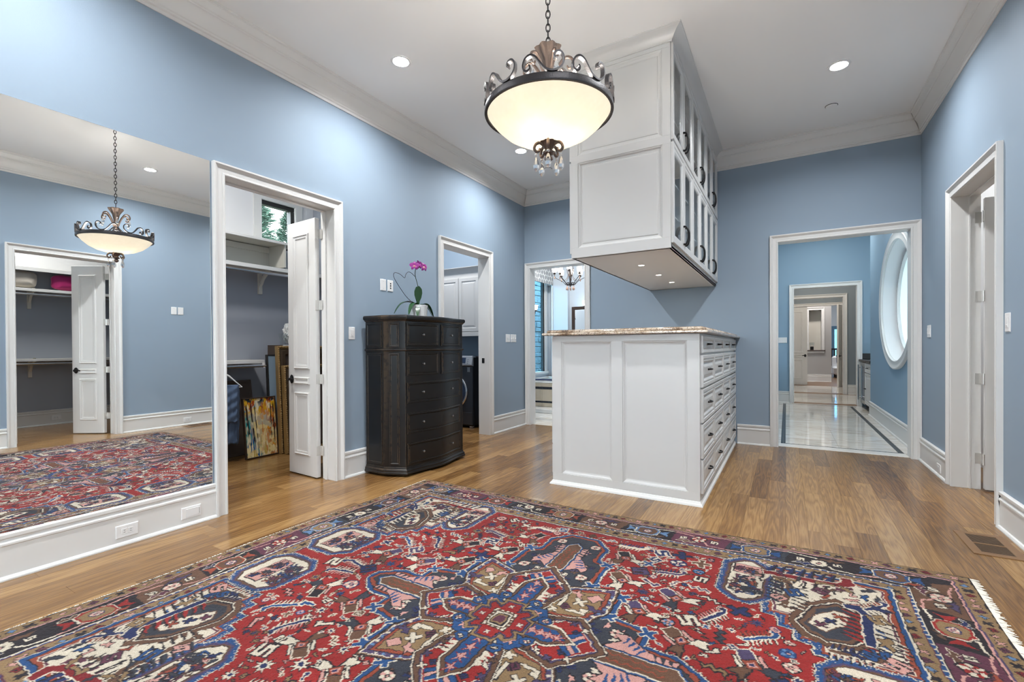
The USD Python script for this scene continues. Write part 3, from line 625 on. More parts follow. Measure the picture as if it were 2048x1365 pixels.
for i in range(6):                                                     # petal scrolls and crystals on the stem
    a = i * PI / 3 + .25
    q = spline([(.02, 2.53), (.05, 2.60), (.085, 2.645), (.118, 2.635), (.125, 2.60), (.105, 2.588), (.095, 2.603)], 5)
    part(pl, 'stem_scroll', tube([(PX + r * math.cos(a), PY + r * math.sin(a), zz) for r, zz in q], np.linspace(.009, .005, len(q)), 6), 'bronze', smooth=50)
    w = spline([(.016, 2.51), (.05, 2.47), (.10, 2.415), (.20, 2.40), (.305, 2.405)], 5)
    part(pl, 'arm', tube([(PX + r * math.cos(a + .5), PY + r * math.sin(a + .5), zz) for r, zz in w], .006, 6), 'iron', smooth=50)
def drop(x, y, z, s=1.0):
    return cat(ball((x, y, z - .010 * s), .007 * s, sub=1), lathe([(0, -.02), (.004, -.023), (.010, -.040), (.014, -.058), (.012, -.072), (.005, -.081), (0, -.083)], (x, y, z), 8) if s == 1 else lathe(np.array([(0, -.02), (.004, -.023), (.010, -.040), (.014, -.058), (.012, -.072), (.005, -.081), (0, -.083)]) * s, (x, y, z), 8))
for i in range(6):
    a = i * PI / 3 + .25
    part(pl, 'crystal', drop(PX + .122 * math.cos(a), PY + .122 * math.sin(a), 2.598), 'crystal')
part(pl, 'rim_band', lathe([(PR - .004, 2.372), (PR + .008, 2.372), (PR + .010, 2.378), (PR + .008, 2.402), (PR + .004, 2.408), (PR - .004, 2.408), (PR - .006, 2.39), (PR - .004, 2.372)], pc, 72), 'iron', smooth=35)
P = [(.075, .050), (.083, .042), (.080, .026), (.062, .018), (.042, .028), (.036, .055), (.052, .088), (.085, .102), (.12, .088), (.15, .054), (.185, .020), (.23, .009), (.272, .022), (.298, .052), (.300, .087), (.28, .110), (.25, .108), (.238, .090), (.248, .078)]
q = spline(P, 4) * [1, .80]
for i in range(9):
    V, F = [], []
    tq = np.gradient(q, axis=0); tq /= np.linalg.norm(tq, axis=1, keepdims=True); nq = np.stack([-tq[:, 1], tq[:, 0]], 1)
    for (s, zz), nn in zip(q, nq):
        for r, o in ((-.010, -.0045), (.010, -.0045), (.010, .0045), (-.010, .0045)):
            ss, z2 = s + nn[0] * o, zz + nn[1] * o
            a = (i + .78 + ss / .325) * 2 * PI / 9; V.append([PX + (PR + .002 + r) * math.cos(a), PY + (PR + .002 + r) * math.sin(a), 2.402 + z2])
    n = len(q)
    for j in range(n - 1):
        for c in range(4): F.append([4 * j + c, 4 * j + (c + 1) % 4, 4 * j + 4 + (c + 1) % 4, 4 * j + 4 + c])
    F += [[0, 3, 2, 1], [4 * n - 4, 4 * n - 3, 4 * n - 2, 4 * n - 1]]
    part(pl, 'rim_scroll', (np.array(V), np.array(F)), 'iron', smooth=50)
bp = [(.302, 2.400), (.308, 2.386), (.296, 2.368), (.270, 2.336), (.225, 2.295), (.165, 2.262), (.10, 2.243), (.04, 2.235), (0, 2.234), (0, 2.2385), (.04, 2.2395), (.10, 2.2475), (.163, 2.2665), (.222, 2.2995), (.266, 2.340), (.292, 2.372), (.298, 2.400)]
part(pl, 'glass_bowl', lathe(bp, pc, 72), 'bowl_glass', smooth=50)
for i in range(3):
    a = i * 2 * PI / 3 + .5
    part(pl, 'bulb', ball((PX + .095 * math.cos(a), PY + .095 * math.sin(a), 2.300), .030, sub=2), 'bulb', smooth=True)
part(pl, 'finial', lathe([(0, 2.246), (.042, 2.243), (.046, 2.236), (.034, 2.228), (.026, 2.212), (.018, 2.204), (.020, 2.196), (.030, 2.188), (.028, 2.180), (.014, 2.174), (.013, 2.168), (.020, 2.162), (.021, 2.152), (.012, 2.142), (.004, 2.137), (0, 2.136)], pc, 30, flute=lambda a, p: 1 + .06 * np.cos(9 * a) * (p[:, 1] > 2.2)), 'bronze', smooth=35)
for i in range(5):
    a = i * 2 * PI / 5 + .1
    q2 = spline([(.025, 2.222), (.045, 2.232), (.066, 2.222), (.074, 2.200), (.062, 2.186), (.048, 2.192), (.046, 2.204)], 5)
    V = [[PX + r * math.cos(a), PY + r * math.sin(a), zz] for r, zz in q2]
    part(pl, 'finial_scroll', tube(V, np.linspace(.0085, .006, len(V)), 6), 'bronze', smooth=50)
    part(pl, 'crystal', drop(PX + .064 * math.cos(a), PY + .064 * math.sin(a), 2.183, 1.15), 'crystal')
# ---------------------------------------------------------------- island of drawers
IX = (-1.795, -.565); IY = (3.74, D - .002)
isl = thing('drawer_island', 'tall white island with panelled end and rows of drawers', 'island', (-1.18, 5.08, 0))
part(isl, 'body', cat(cbox(IX[0], IX[1], IY[0] + .02, IY[1], 0, 1.315, .002)), 'cabinet_white')
PAN = [(0, 0), (0, .020), (.0, .020)]
fI = frame((IX[0], IY[0] + .02, 0), '-y'); wI = IX[1] - IX[0]
def hole_panel(w, hh, holes, t):                                       # a flat face frame with rectangular openings
    return cat(*[wall_slab('y', -t, 0, 0, w, 0, hh, [(a, b, c, d)]) for a, b, c, d in holes])
def face_frame(xs, z0, z1, zt, t=.02):
    ms = [cbox(xs[0], xs[-1], -t, 0, 0, z0, .001), cbox(xs[0], xs[-1], -t, 0, z1, zt, .001)]
    for a, b in zip(xs[0::2], xs[1::2]): ms.append(cbox(a, b, -t, 0, z0, z1, .001))
    return cat(*ms)
ff = face_frame([0, .088, .545, .635, 1.142, 1.23], .10, 1.262, 1.312)
part(isl, 'face_frame', move(ff, IX[0], IY[0] + .02, 0), 'cabinet_white')
for a, b in ((.088, .545), (.635, 1.142)):
    part(isl, 'end_panel', put(move(ring_panel(b - a, 1.162, [(0, .001), (.001, .016), (.010, .013), (.018, .006), (.026, .003), (.034, .002)]), a, .10, 0), fI), 'cabinet_white')
TOE = [(0, 0), (.022, 0), (.022, .006), (.018, .016), (.010, .022), (.004, .034), (0, .036)]
part(isl, 'toe_moulding', mould([(IX[1], IY[1]), (IX[1], IY[0]), (IX[0], IY[0]), (IX[0], IY[1])][::-1], [(-a, b) for a, b in TOE], fp), 'trim_white', smooth=25)
DP = [(0, 0), (0, .018), (.003, .021), (.026, .021), (.030, .015), (.036, .014), (.042, .019), (.050, .018), (.058, .010), (.064, .008), (.090, .015), (.094, .016)]
DPS = [(0, 0), (0, .018), (.003, .021), (.022, .021), (.026, .015), (.032, .018), (.040, .009), (.05, .009)]
def bow_pull(L, out, r=.0055, drop=.0):
    q = spline([(-L / 2, 0, 0), (-L / 2 + .002, 0, out * .55), (-L * .28, 0, out), (0, 0, out * 1.1), (L * .28, 0, out), (L / 2 - .002, 0, out * .55), (L / 2, 0, 0)], 5)
    n = len(q); rr = r * (1 + .7 * np.abs(np.linspace(-1, 1, n)) ** 2)
    return tube(q, rr, 8)
rows = [(.088, .344), (.356, .618), (.630, .886), (.900, 1.146), (1.164, 1.296)]
cols = np.linspace(3.768, D - .012, 5)
for face, x in (('+x', IX[1]), ('-x', IX[0])):
    for zi, (za, zb) in enumerate(rows):
        for c in range(4):
            ya, yb = cols[c] + .004, cols[c + 1] - .004
            fr = frame((x, ya if face == '+x' else yb, za), face); w = yb - ya
            d = part(isl, 'drawer', put(ring_panel(w, zb - za, DPS if zb - za < .2 else DP), fr), 'cabinet_white')
            part(d, 'pull', put(move(bow_pull(.085, .030), w / 2, (zb - za) * .52, .012), fr), 'black_metal', smooth=50)
def rounded_slab(x0, x1, y0, y1, prof):                                # stacked rings: (inset, z)
    V, F = [], []
    for d, z in prof:
        V += [[x0 + d, y0 + d, z], [x1 - d, y0 + d, z], [x1 - d, y1, z], [x0 + d, y1, z]]
    k = len(prof)
    for i in range(k - 1):
        for j in range(4): F.append([4 * i + j, 4 * i + (j + 1) % 4, 4 * i + 4 + (j + 1) % 4, 4 * i + 4 + j])
    F += [[3, 2, 1, 0], [4 * k - 4, 4 * k - 3, 4 * k - 2, 4 * k - 1]]
    return np.array(V), np.array(F)
arc = lambda d0, z0, r, n=5: [(d0 + r - r * math.sin(t), z0 + r - r * math.cos(t)) for t in np.linspace(0, PI, n)]
ct = thing('granite_countertop', 'brown and cream granite slab with double rounded edge on the island', 'countertop', (-1.18, 5.05, 1.315))
part(ct, 'slab', rounded_slab(-1.866, -.498, 3.676, D - .004, [(.02, 1.3155), (.006, 1.317), (0, 1.323), (0, 1.331), (.006, 1.338), (.018, 1.340), (.036, 1.341), (.032, 1.346), (.033, 1.354), (.038, 1.361), (.048, 1.3655), (.07, 1.3665)]), 'granite', smooth=35)
# ---------------------------------------------------------------- hanging cabinet
UX = (-1.606, -.772); UZ = (1.985, 3.60)
hc = thing('hanging_cabinet', 'white cabinet hung from the ceiling over the island with glass doors', 'cabinet', (-1.19, 5.08, 1.985))
ms = []
for a, b, c, d in ((0, .834, 0, .082), (0, .834, .812, .876), (0, .834, 1.560, 1.68), (0, .062, .082, .812), (.772, .834, .082, .812), (0, .062, .876, 1.56), (.772, .834, .876, 1.56)):
    ms.append(cbox(UX[0] + a, UX[0] + b, IY[0], IY[0] + .02, UZ[0] + c, UZ[0] + d, .001))
part(hc, 'end_frame', cat(*ms), 'cabinet_white')
fU = frame((UX[0], IY[0] + .02, UZ[0]), '-y')
for c, d in ((.082, .812), (.876, 1.560)):
    part(hc, 'end_panel', put(move(ring_panel(.710, d - c, [(0, .001), (.001, .018), (.010, .014), (.018, .006), (.026, .003), (.036, .002), (.04, .006), (.05, .007)]), .062, c, 0), fU), 'cabinet_white')
body = [box(UX[0], UX[1], IY[0] + .02, IY[1], UZ[0], UZ[0] + .02), box(UX[0], UX[1], IY[0] + .02, IY[1], 2.815, 2.835), box(UX[0], UX[1], IY[0] + .02, IY[1], 3.585, H - .001), box(-1.2, -1.18, IY[0] + .04, IY[1], UZ[0] + .02, 3.585), box(UX[0], UX[1], IY[0] + .02, IY[0] + .04, UZ[0], H - .001), box(UX[0], UX[1], IY[1] - .02, IY[1], UZ[0], H - .001)]
part(hc, 'carcase', cat(*body), 'cabinet_white')
yc = np.linspace(IY[0] + .012, D - .006, 7)
part(hc, 'divider', cat(*[cbox(xa, xb, y - .012, y + .012, UZ[0] + .02, 3.585, .001) for y in yc[2:6:2] for xa, xb in ((UX[0] + .004, UX[0] + .3), (UX[1] - .3, UX[1] - .004))]), 'cabinet_white')
part(hc, 'shelf', cat(*[box(UX[0] + .02, UX[1] - .02, IY[0] + .06, IY[1] - .03, z, z + .012) for z in (2.28, 2.55, 3.07, 3.32)]), 'cabinet_white')
part(hc, 'bottom_rail', cat(*[cbox(xa, xb, IY[0] + .02, IY[1], UZ[0] - .0, UZ[0] + .040, .002) for xa, xb in ((UX[1] - .02, UX[1]), (UX[0], UX[0] + .02))]), 'cabinet_white')
GP = [(0, .001), (0, .018), (.003, .021), (.030, .021), (.036, .016), (.060, .016), (.070, .010), (.074, .004)]
GB = [(.074, .004), (.074, .001), (0, .001)]
for face, x in (('+x', UX[1]), ('-x', UX[0])):
    for za, zb in ((2.027, 2.812), (2.830, 3.582)):
        for c in range(6):
            ya, yb = yc[c] + .002, yc[c + 1] - .002; w = yb - ya; hh = zb - za
            fr = frame((x, ya if face == '+x' else yb, za), face)
            dr = part(hc, 'door', put(open_ring(w, hh, GP + GB), fr), 'cabinet_white')
            part(dr, 'pane', put(move(ring_panel(w - .14, hh - .14, [(0, 0), (0, .003)]), .07, .07, .004), fr), 'pane')
            meet = (c % 2 == 0) == (face == '+x')
            px = w - .028 if meet else .028
            v, f = bow_pull(.15, .034, .006)
            part(dr, 'pull', put((v[:, [1, 0, 2]] * [1, 1, 1] + [px, .135 if za < 2.5 else .13, .018], f[:, ::-1]), fr), 'black_metal', smooth=50)
UC = [(0, -.088), (.006, -.088), (.006, -.080), (.014, -.070), (.022, -.052), (.038, -.030), (.056, -.018), (.060, -.012), (.066, -.008), (.066, 0), (0, 0)]
part(hc, 'crown', mould([(UX[0], IY[1]), (UX[0], IY[0]), (UX[1] + .006, IY[0]), (UX[1] + .006, IY[1])], [(-a * 1.35, b) for a, b in UC], fc), 'cabinet_white', smooth=25)
for y in (4.403, 5.09, 5.75):
    part(hc, 'puck_light', lathe([(.034, 0), (.032, -.003), (.026, -.003)], (-1.178, y, UZ[0]), 20), 'plate_white')
    part(hc, 'puck_lens', lathe([(.026, -.002), (0, -.0025)], (-1.178, y, UZ[0]), 20), 'puck')
# ---------------------------------------------------------------- black dresser
DY0, DY1 = 3.165, 4.215
def xf(y, k=0.):
    t = (np.asarray(y, float) - 3.69) / .47; return -3.085 + k + .062 * np.exp(-(t / .52) ** 2) - .006
dz = thing('black_dresser', 'distressed black dresser with serpentine front and seven drawers', 'dresser', (-3.3, 3.69, 0))
def plan(k):                                                           # outline of the dresser in plan, grown by k, counter-clockwise
    ys = np.linspace(3.245, 4.135, 22); fx = xf(ys, k)
    pts = [(-3.525, DY0 - k), (-3.285, DY0 - k), (-3.085 + k, 3.245 - k * .4)] + list(zip(fx, ys))[1:-1] + [(-3.085 + k, 4.135 + k * .4), (-3.285, DY1 + k), (-3.525, DY1 + k)]
    return pts
def stack(prof):
    rings = [plan(k) for k, z in prof]; n = len(rings[0]); V = []
    for r, (k, z) in zip(rings, prof): V += [(x, y, z) for x, y in r]
    F = []
    for i in range(len(prof) - 1):
        for j in range(n): F.append([i * n + j, i * n + (j + 1) % n, (i + 1) * n + (j + 1) % n, (i + 1) * n + j])
    V = np.array(V); tri = np.vstack([np.array(F)[:, [0, 1, 2]], np.array(F)[:, [0, 2, 3]]])
    c0, c1 = len(V), len(V) + 1; top = (len(prof) - 1) * n
    V = np.vstack([V, [-3.35, 3.69, prof[0][1]], [-3.35, 3.69, prof[-1][1]]])
    caps = [[c0, (j + 1) % n, j] for j in range(n)] + [[c1, top + j, top + (j + 1) % n] for j in range(n)]
    return V, np.vstack([tri, caps])
part(dz, 'carcase', stack([(0, .085), (0, 1.478)]), 'black_worn', smooth=25)
part(dz, 'plinth', stack([(.0, .016), (.018, .018), (.026, .026), (.026, .036), (.018, .046), (.020, .056), (.014, .066), (.006, .072), (.004, .084), (0, .088)]), 'black_worn', smooth=25)
part(dz, 'foot', cat(cbox(-3.5, -3.4, DY0 + .02, DY0 + .12, 0, .018), cbox(-3.2, -3.12, 3.26, 3.36, 0, .018), cbox(-3.5, -3.4, DY1 - .12, DY1 - .02, 0, .018), cbox(-3.2, -3.12, 4.02, 4.12, 0, .018)), 'black_worn')
part(dz, 'waist_moulding', stack([(0, 1.186), (.010, 1.190), (.016, 1.197), (.014, 1.204), (.004, 1.210), (0, 1.212)]), 'black_worn', smooth=25)
part(dz, 'top', stack([(0, 1.470), (.010, 1.474), (.016, 1.482), (.028, 1.490), (.032, 1.500), (.032, 1.514), (.026, 1.524), (.018, 1.528)]), 'black_worn', smooth=25)
SP = [(0, -.002), (0, .003), (.004, .006), (.010, .006), (.016, .001), (.02, .0), (.021, .001)]
for za, zb in ((.11, 1.165), (1.225, 1.455)):
    part(dz, 'side_panel', put(ring_panel(.205, zb - za, [(0, -.001), (.001, .006), (.014, .006), (.02, .001), (.022, .001)]), frame((-3.512, DY0, za), '-y')), 'black_worn')
    u = np.array([.2, .08, 0]); u /= np.linalg.norm(u); fr = (np.array([-3.285, DY0, za]) + u * .055, u, np.array([0, 0, 1.]), np.cross(u, [0, 0, 1.]))
    part(dz, 'corner_panel', put(ring_panel(.10, zb - za, SP), fr), 'black_worn')
def curved(y0, y1, za, zb):
    v, f = ring_panel(y1 - y0, zb - za, [(0, -.004), (0, .007), (.004, .011), (.014, .011), (.019, .005), (.024, .004), (.027, .008), (.032, .009)], n=14)
    v = v.copy(); y = y0 + v[:, 0]
    return np.stack([xf(y) + v[:, 2], y, za + v[:, 1]], 1), f
def knob(y, z):
    v, f = lathe([(0, 0), (.006, 0), (.005, .008), (.006, .012), (.011, .017), (.011, .022), (.007, .026), (0, .027)], n=14)
    return put((v, f), frame((float(xf(y)) + .008, y, z), '+x'))
for y0, y1, za, zb, ks in ((3.262, 3.655, 1.236, 1.452, 1), (3.700, 4.085, 1.236, 1.452, 1), (3.262, 3.655, .952, 1.172, 1), (3.700, 4.085, .952, 1.172, 1), (3.262, 4.085, .690, .885, 2), (3.262, 4.085, .400, .595, 2), (3.262, 4.085, .108, .310, 2)):
    d = part(dz, 'drawer', curved(y0, y1, za, zb), 'black_worn', smooth=25)
    for ky in ([(y0 + y1) / 2] if ks == 1 else [y0 + .19, y1 - .19]): part(d, 'knob', knob(ky, (za + zb) / 2), 'steel', smooth=40)
# ---------------------------------------------------------------- orchid
ox, oy, oz = -3.30, 3.67, 1.529
oc = thing('potted_orchid', 'purple orchid with heart-shaped wire in a white fluted pot', 'orchid', (ox, oy, oz))
part(oc, 'pot', lathe([(0, oz), (.082, oz), (.086, oz + .004), (.096, oz + .125), (.098, oz + .128), (.094, oz + .13), (.089, oz + .125), (.086, oz + .10), (0, oz + .10)], (ox, oy, 0), 96, flute=lambda a, p: 1 - .022 * (abs(math.sin(12 * a)) < .35)), 'pot_white', smooth=30)
def strap(base, d, L, wd, rise, fall, n=12, tilt=0):
    d = np.array([math.cos(d), math.sin(d), 0]); s = np.array([-d[1], d[0], 0]); V = []
    for t in np.linspace(0, 1, n):
        c = np.array(base) + d * L * (t - .12 * t * t) + [0, 0, rise * math.sin(min(t * 1.6, 1.57)) - fall * t ** 2.2]
        w = wd * (math.sin(PI * min(.12 + .86 * t, 1)) ** .6) * .5 + .002
        V += [c - s * w + [0, 0, .25 * w], c + [0, 0, -.004], c + s * w + [0, 0, .25 * w], c + [0, 0, .003]]
    F = []
    for i in range(n - 1):
        for j in range(4): F.append([4 * i + j, 4 * i + (j + 1) % 4, 4 * i + 4 + (j + 1) % 4, 4 * i + 4 + j])
    F += [[0, 3, 2, 1], [4 * n - 4, 4 * n - 3, 4 * n - 2, 4 * n - 1]]
    return np.array(V), np.array(F)
top = (ox, oy, oz + .115)
for d, L, wd, r, f in ((-1.9, .31, .062, .12, .20), (-1.35, .22, .055, .09, .18), (-.9, .16, .05, .05, .16), (1.35, .22, .055, .10, .20), (.8, .16, .05, .05, .15), (2.4, .2, .055, .08, .14)):
    part(oc, 'leaf', strap(top, d, L, wd, r, f), 'leaf_green', smooth=50)
lf = np.array([[0, 0], [.012, .03], [.02, .06], [.045, .10], [.058, .15], [.05, .19], [.02, .215], [0, .218], [-.035, .205], [-.058, .16], [-.055, .12], [-.03, .07], [-.012, .03]])
V = np.vstack([np.c_[np.full(len(lf), 0), lf], np.c_[np.full(len(lf), .005), lf]]) + [ox + .01, oy - .02, oz + .11]; V[:, 0] += .04 * np.r_[lf[:, 1], lf[:, 1]]
n = len(lf); c1 = [[i, (i + 1) % n, n + (i + 1) % n, n + i] for i in range(n)]
part(oc, 'leaf', (np.vstack([V, V[:n].mean(0), V[n:].mean(0)]), np.vstack([np.array(c1)[:, [0, 1, 2]], np.array(c1)[:, [0, 2, 3]], [[2 * n, (i + 1) % n, i] for i in range(n)], [[2 * n + 1, n + i, n + (i + 1) % n] for i in range(n)]])), 'leaf_green', smooth=40)
part(oc, 'stem', tube(spline([(ox, oy, oz + .1), (ox + .01, oy + .01, oz + .22), (ox + .01, oy - .02, oz + .34), (ox, oy - .045, oz + .44), (ox, oy - .03, oz + .52), (ox, oy + .02, oz + .545)]), .0035, 6), 'stem_green', smooth=True)
part(oc, 'heart_wire', tube(spline([(ox, oy - .03, oz + .12), (ox, oy - .17, oz + .20), (ox, oy - .27, oz + .29), (ox, oy - .345, oz + .375), (ox, oy - .345, oz + .42), (ox, oy - .30, oz + .428), (ox, oy - .25, oz + .415), (ox, oy - .20, oz + .392), (ox, oy - .185, oz + .425), (ox, oy - .15, oz + .458), (ox, oy - .105, oz + .455), (ox, oy - .05, oz + .425)]), .0028, 6), 'wire_dark', smooth=True)
def flower(c, yaw, s=1.):
    fl_, ce = [], np.array(c)
    n0 = np.array([math.cos(yaw), math.sin(yaw), .15]); n0 /= np.linalg.norm(n0); e1 = np.cross([0, 0, 1], n0); e1 /= np.linalg.norm(e1); e2 = np.cross(n0, e1)
    for k, (a, L, w) in enumerate(((90, .042, .030), (18, .046, .044), (162, .046, .044), (-54, .042, .028), (234, .042, .028))):
        a = math.radians(a); u = e1 * math.cos(a) + e2 * math.sin(a); vv = np.cross(n0, u); P = []
        for t in np.linspace(0, 1, 6):
            ww = w * s * math.sin(PI * (.08 + .88 * t)) ** .7 * .5; cc = ce + u * L * s * t + n0 * (.010 * math.sin(PI * t) + .002 * k)
            P += [cc - vv * ww, cc + n0 * .003, cc + vv * ww, cc - n0 * .002]
        F = [[4 * i + j, 4 * i + (j + 1) % 4, 4 * i + 4 + (j + 1) % 4, 4 * i + 4 + j] for i in range(5) for j in range(4)] + [[0, 3, 2, 1], [20, 21, 22, 23]]
        fl_.append((np.array(P), np.array(F)))
    return cat(*fl_), cat(ball(ce + n0 * .012 - e2 * .008, .010 * s, 1, 1, 1.3, 1))
for c, yw in (((ox + .01, oy - .065, oz + .530), -.9), ((ox + .015, oy + .06, oz + .535), -.2), ((ox - .015, oy + .015, oz + .555), 1.6)):
    p_, q_ = flower(c, yw, 1.15); b = part(oc, 'blossom', p_, 'petal', smooth=50); part(b, 'blossom_heart', q_, 'petal_heart', smooth=True)
# ---------------------------------------------------------------- switches, outlets, vent
PLATE = [(0, 0), (0, .003), (.003, .006), (.006, .0065), (.007, .0065)]
def plate(name, o, face, w, hh, label, cat_, kind, group=None):
    fr = frame(o, face)
    t = thing(name, label, cat_, np.array(o, float) + fr[1] * w / 2, group=group)
    part(t, 'plate', put(ring_panel(w, hh, PLATE), fr), 'plate_white')
    def add(nm, a, b, c, d, z0, z1, m): part(t, nm, put(cbox(a, b, c, d, z0, z1, .001), fr), m)
    if kind[0] == 'rocker':
        n = kind[1]
        for i in range(n):
            cx_ = w * (i + .5) / n; add('rocker', cx_ - .0165, cx_ + .0165, hh / 2 - .033, hh / 2 + .033, .004, .010, 'plastic_white'); add('slider', cx_ - .005, cx_ + .009, hh / 2 - .022, hh / 2 - .012, .009, .012, 'plate_white')
    if kind[0] == 'toggle':
        n = kind[1]
        for i in range(n):
            cx_ = w * (i + .5) / n; add('toggle', cx_ - .005, cx_ + .005, hh / 2 - .012, hh / 2 + .014, .006, .014, 'plastic_white')
    if kind[0] == 'jack':
        for zz in (.3, .5, .7): add('port', w / 2 - .008, w / 2 + .008, hh * zz - .007, hh * zz + .007, .006, .0085, 'slot_dark')
    if kind[0] == 'blank':
        for zz in (.2, .8): add('screw', w / 2 - .003, w / 2 + .003, hh * zz - .003, hh * zz + .003, .006, .0075, 'nickel')
    if kind[0] == 'outlet':
        for i in (0, 1):
            cx_ = w * (.36 + .28 * i); add('socket', cx_ - .014, cx_ + .014, hh / 2 - .017, hh / 2 + .017, .005, .008, 'plastic_white')
            for dy in (-.006, .006): add('slot', cx_ - .003, cx_ + .005, hh / 2 + dy - .001, hh / 2 + dy + .001, .0075, .0085, 'slot_dark')
    if kind[0] == 'surge':
        add('insert', w * .22, w * .94, hh * .16, hh * .84, .005, .009, 'plastic_white')
        for zz in (.34, .5, .66): add('indicator', w * .88, w * .91, hh * zz - .002, hh * zz + .002, .0088, .010, 'slot_dark')
    return t
PL = AX; BL_ = AX + .018
plate('light_switch', (PL, 2.990, 1.300), '+x', .074, .118, 'single white rocker switch left of the black dresser', 'light switch', ('rocker', 1))
plate('wall_plate', (PL, 3.392, 1.806), '+x', .078, .118, 'white blank wall plate, left one of the pair above the dresser', 'wall plate', ('blank', 1))
plate('wall_plate', (PL, 3.492, 1.806), '+x', .078, .118, 'white jack plate with dark ports above the dresser', 'wall plate', ('jack', 1))
plate('light_switch', (PL, 5.845, 1.297), '+x', .118, .118, 'white double switch by the bathroom doorway, the left one', 'light switch', ('toggle', 2))
plate('light_switch', (PL, 5.985, 1.297), '+x', .160, .118, 'white triple toggle switch nearest the bathroom corner', 'light switch', ('toggle', 3))
plate('light_switch', (BX, 4.236, 1.296), '-x', .078, .122, 'white rocker switch right of the right doorway', 'light switch', ('rocker', 1))
plate('light_switch', (BX, 6.17, 1.292), '-x', .118, .122, 'white double switch between hall doorway and right doorway', 'light switch', ('rocker', 2))
plate('wall_plate', (BX, 3.640, 1.77), '-x', .078, .118, 'white wall plate seen in the mirror, nearer its doorway', 'wall plate', ('blank', 1))
plate('wall_plate', (BX, 3.735, 1.77), '-x', .078, .118, 'white wall plate seen in the mirror, near the mirror edge', 'wall plate', ('blank', 1))
plate('wall_outlet', (BL_, 1.203, .048), '+x', .116, .078, 'white double outlet in the baseboard under the mirror', 'outlet', ('outlet', 2))
plate('wall_outlet', (BL_, 1.562, .050), '+x', .122, .080, 'white surge outlet in the baseboard next to the closet casing', 'outlet', ('surge', 1))
plate('wall_outlet', (BX - .018, 5.745, .040), '-x', .118, .076, 'white outlet in the baseboard left of the right doorway', 'outlet', ('outlet', 2))
plate('wall_outlet', (BX - .018, 3.83, .045), '-x', .118, .076, 'white outlet in the right baseboard seen in the mirror', 'outlet', ('outlet', 2))
plate('wall_outlet', (3.226 - .018, 2.80, .075), '-x', .118, .076, 'white outlet in the closet baseboard seen in the mirror', 'outlet', ('outlet', 2))
plate('light_switch', (-.150, HF, 1.285), '-y', .16, .118, 'white triple switch on the blue hall wall', 'light switch', ('toggle', 3))
vt = thing('floor_vent', 'brown wooden floor vent by the right baseboard', 'floor vent', (1.05, 3.87, 0))
fv = frame((.935, 3.675, .0006), '+z')
part(vt, 'frame', put(open_ring(.235, .40, [(0, 0), (0, .003), (.004, .005), (.042, .005), (.046, .003), (.046, .0005)]), fv), 'vent_wood')
part(vt, 'duct', box(.98, 1.126, 3.72, 4.03, .0006, .0010), 'slot_dark')
part(vt, 'crossbar', cbox(.978, 1.128, 3.866, 3.884, .001, .005, .001), 'vent_wood')
for i in range(22):
    y = 3.727 + i * .0143
    if 3.858 < y < 3.892: continue
    part(vt, 'slat', cbox(.979, 1.127, y - .0042, y + .0042, .001, .0042, .001), 'vent_slat')
# ---------------------------------------------------------------- the rug: a grid of knots, coloured knot by knot
PAL = {'red': (142, 38, 36), 'red2': (120, 32, 36), 'rust': (140, 66, 48), 'navy': (38, 46, 84), 'blue': (38, 72, 118), 'sky': (92, 122, 158), 'dark': (40, 34, 38), 'slate': (54, 56, 64), 'ivory': (206, 194, 174), 'pink': (196, 146, 136), 'brown': (98, 70, 54), 'tan': (136, 110, 78), 'purple': (74, 62, 92), 'plum': (92, 50, 66)}
KEYS = list(PAL); KI = {k: i for i, k in enumerate(KEYS)}
RU, RV, RC = 1.83, 1.50, .004
ru = np.arange(-RU + RC / 2, RU, RC); rv = np.arange(-RV + RC / 2, RV, RC)
RG = np.full((len(rv), len(ru)), KI['tan'], np.uint8)
def fill(P, c):
    P = np.asarray(P, float)
    i0, i1 = np.searchsorted(ru, [P[:, 0].min(), P[:, 0].max()]); j0, j1 = np.searchsorted(rv, [P[:, 1].min(), P[:, 1].max()])
    i0, j0 = max(i0 - 1, 0), max(j0 - 1, 0); i1, j1 = i1 + 1, j1 + 1
    x, y = ru[i0:i1][None, :], rv[j0:j1][:, None]
    ins = np.zeros((y.shape[0], x.shape[1]), bool)
    a, b = P, np.roll(P, -1, 0)
    for (xa, ya), (xb, yb) in zip(a, b):
        if ya == yb: continue
        ins ^= ((ya > y) != (yb > y)) & (x < (xb - xa) * (y - ya) / (yb - ya) + xa)
    RG[j0:j1, i0:i1][ins] = KI[c]
def rect(a, b, c, d, col): fill([(a, c), (b, c), (b, d), (a, d)], col)
from shapely.geometry import LineString
def grown(P, k):
    g = Polygon(P).buffer(k, join_style=2, mitre_limit=2.5)
    g = max(g.geoms, key=lambda q: q.area) if hasattr(g, 'geoms') else g
    return np.array(g.exterior.coords)[:-1] if not g.is_empty else None
def layered(P, spec):                                                  # (growth, colour) from the widest to the narrowest
    for k, c in spec:
        q = grown(P, k) if k else np.asarray(P)
        if q is not None: fill(q, c)
def line(P, w, c, close=False):
    P = list(P) + ([P[0]] if close else [])
    g = LineString(P).buffer(w / 2, cap_style=2, join_style=2, mitre_limit=3)
    for q in getattr(g, 'geoms', [g]):
        if q.interiors:
            keep = RG.copy(); fill(np.array(q.exterior.coords)[:-1], c)
            for r in q.interiors:
                P2 = np.array(r.coords)[:-1]; tmp = RG.copy(); fill(P2, 'tan'); m = tmp != RG; RG[m] = keep[m]
        else: fill(np.array(q.exterior.coords)[:-1], c)
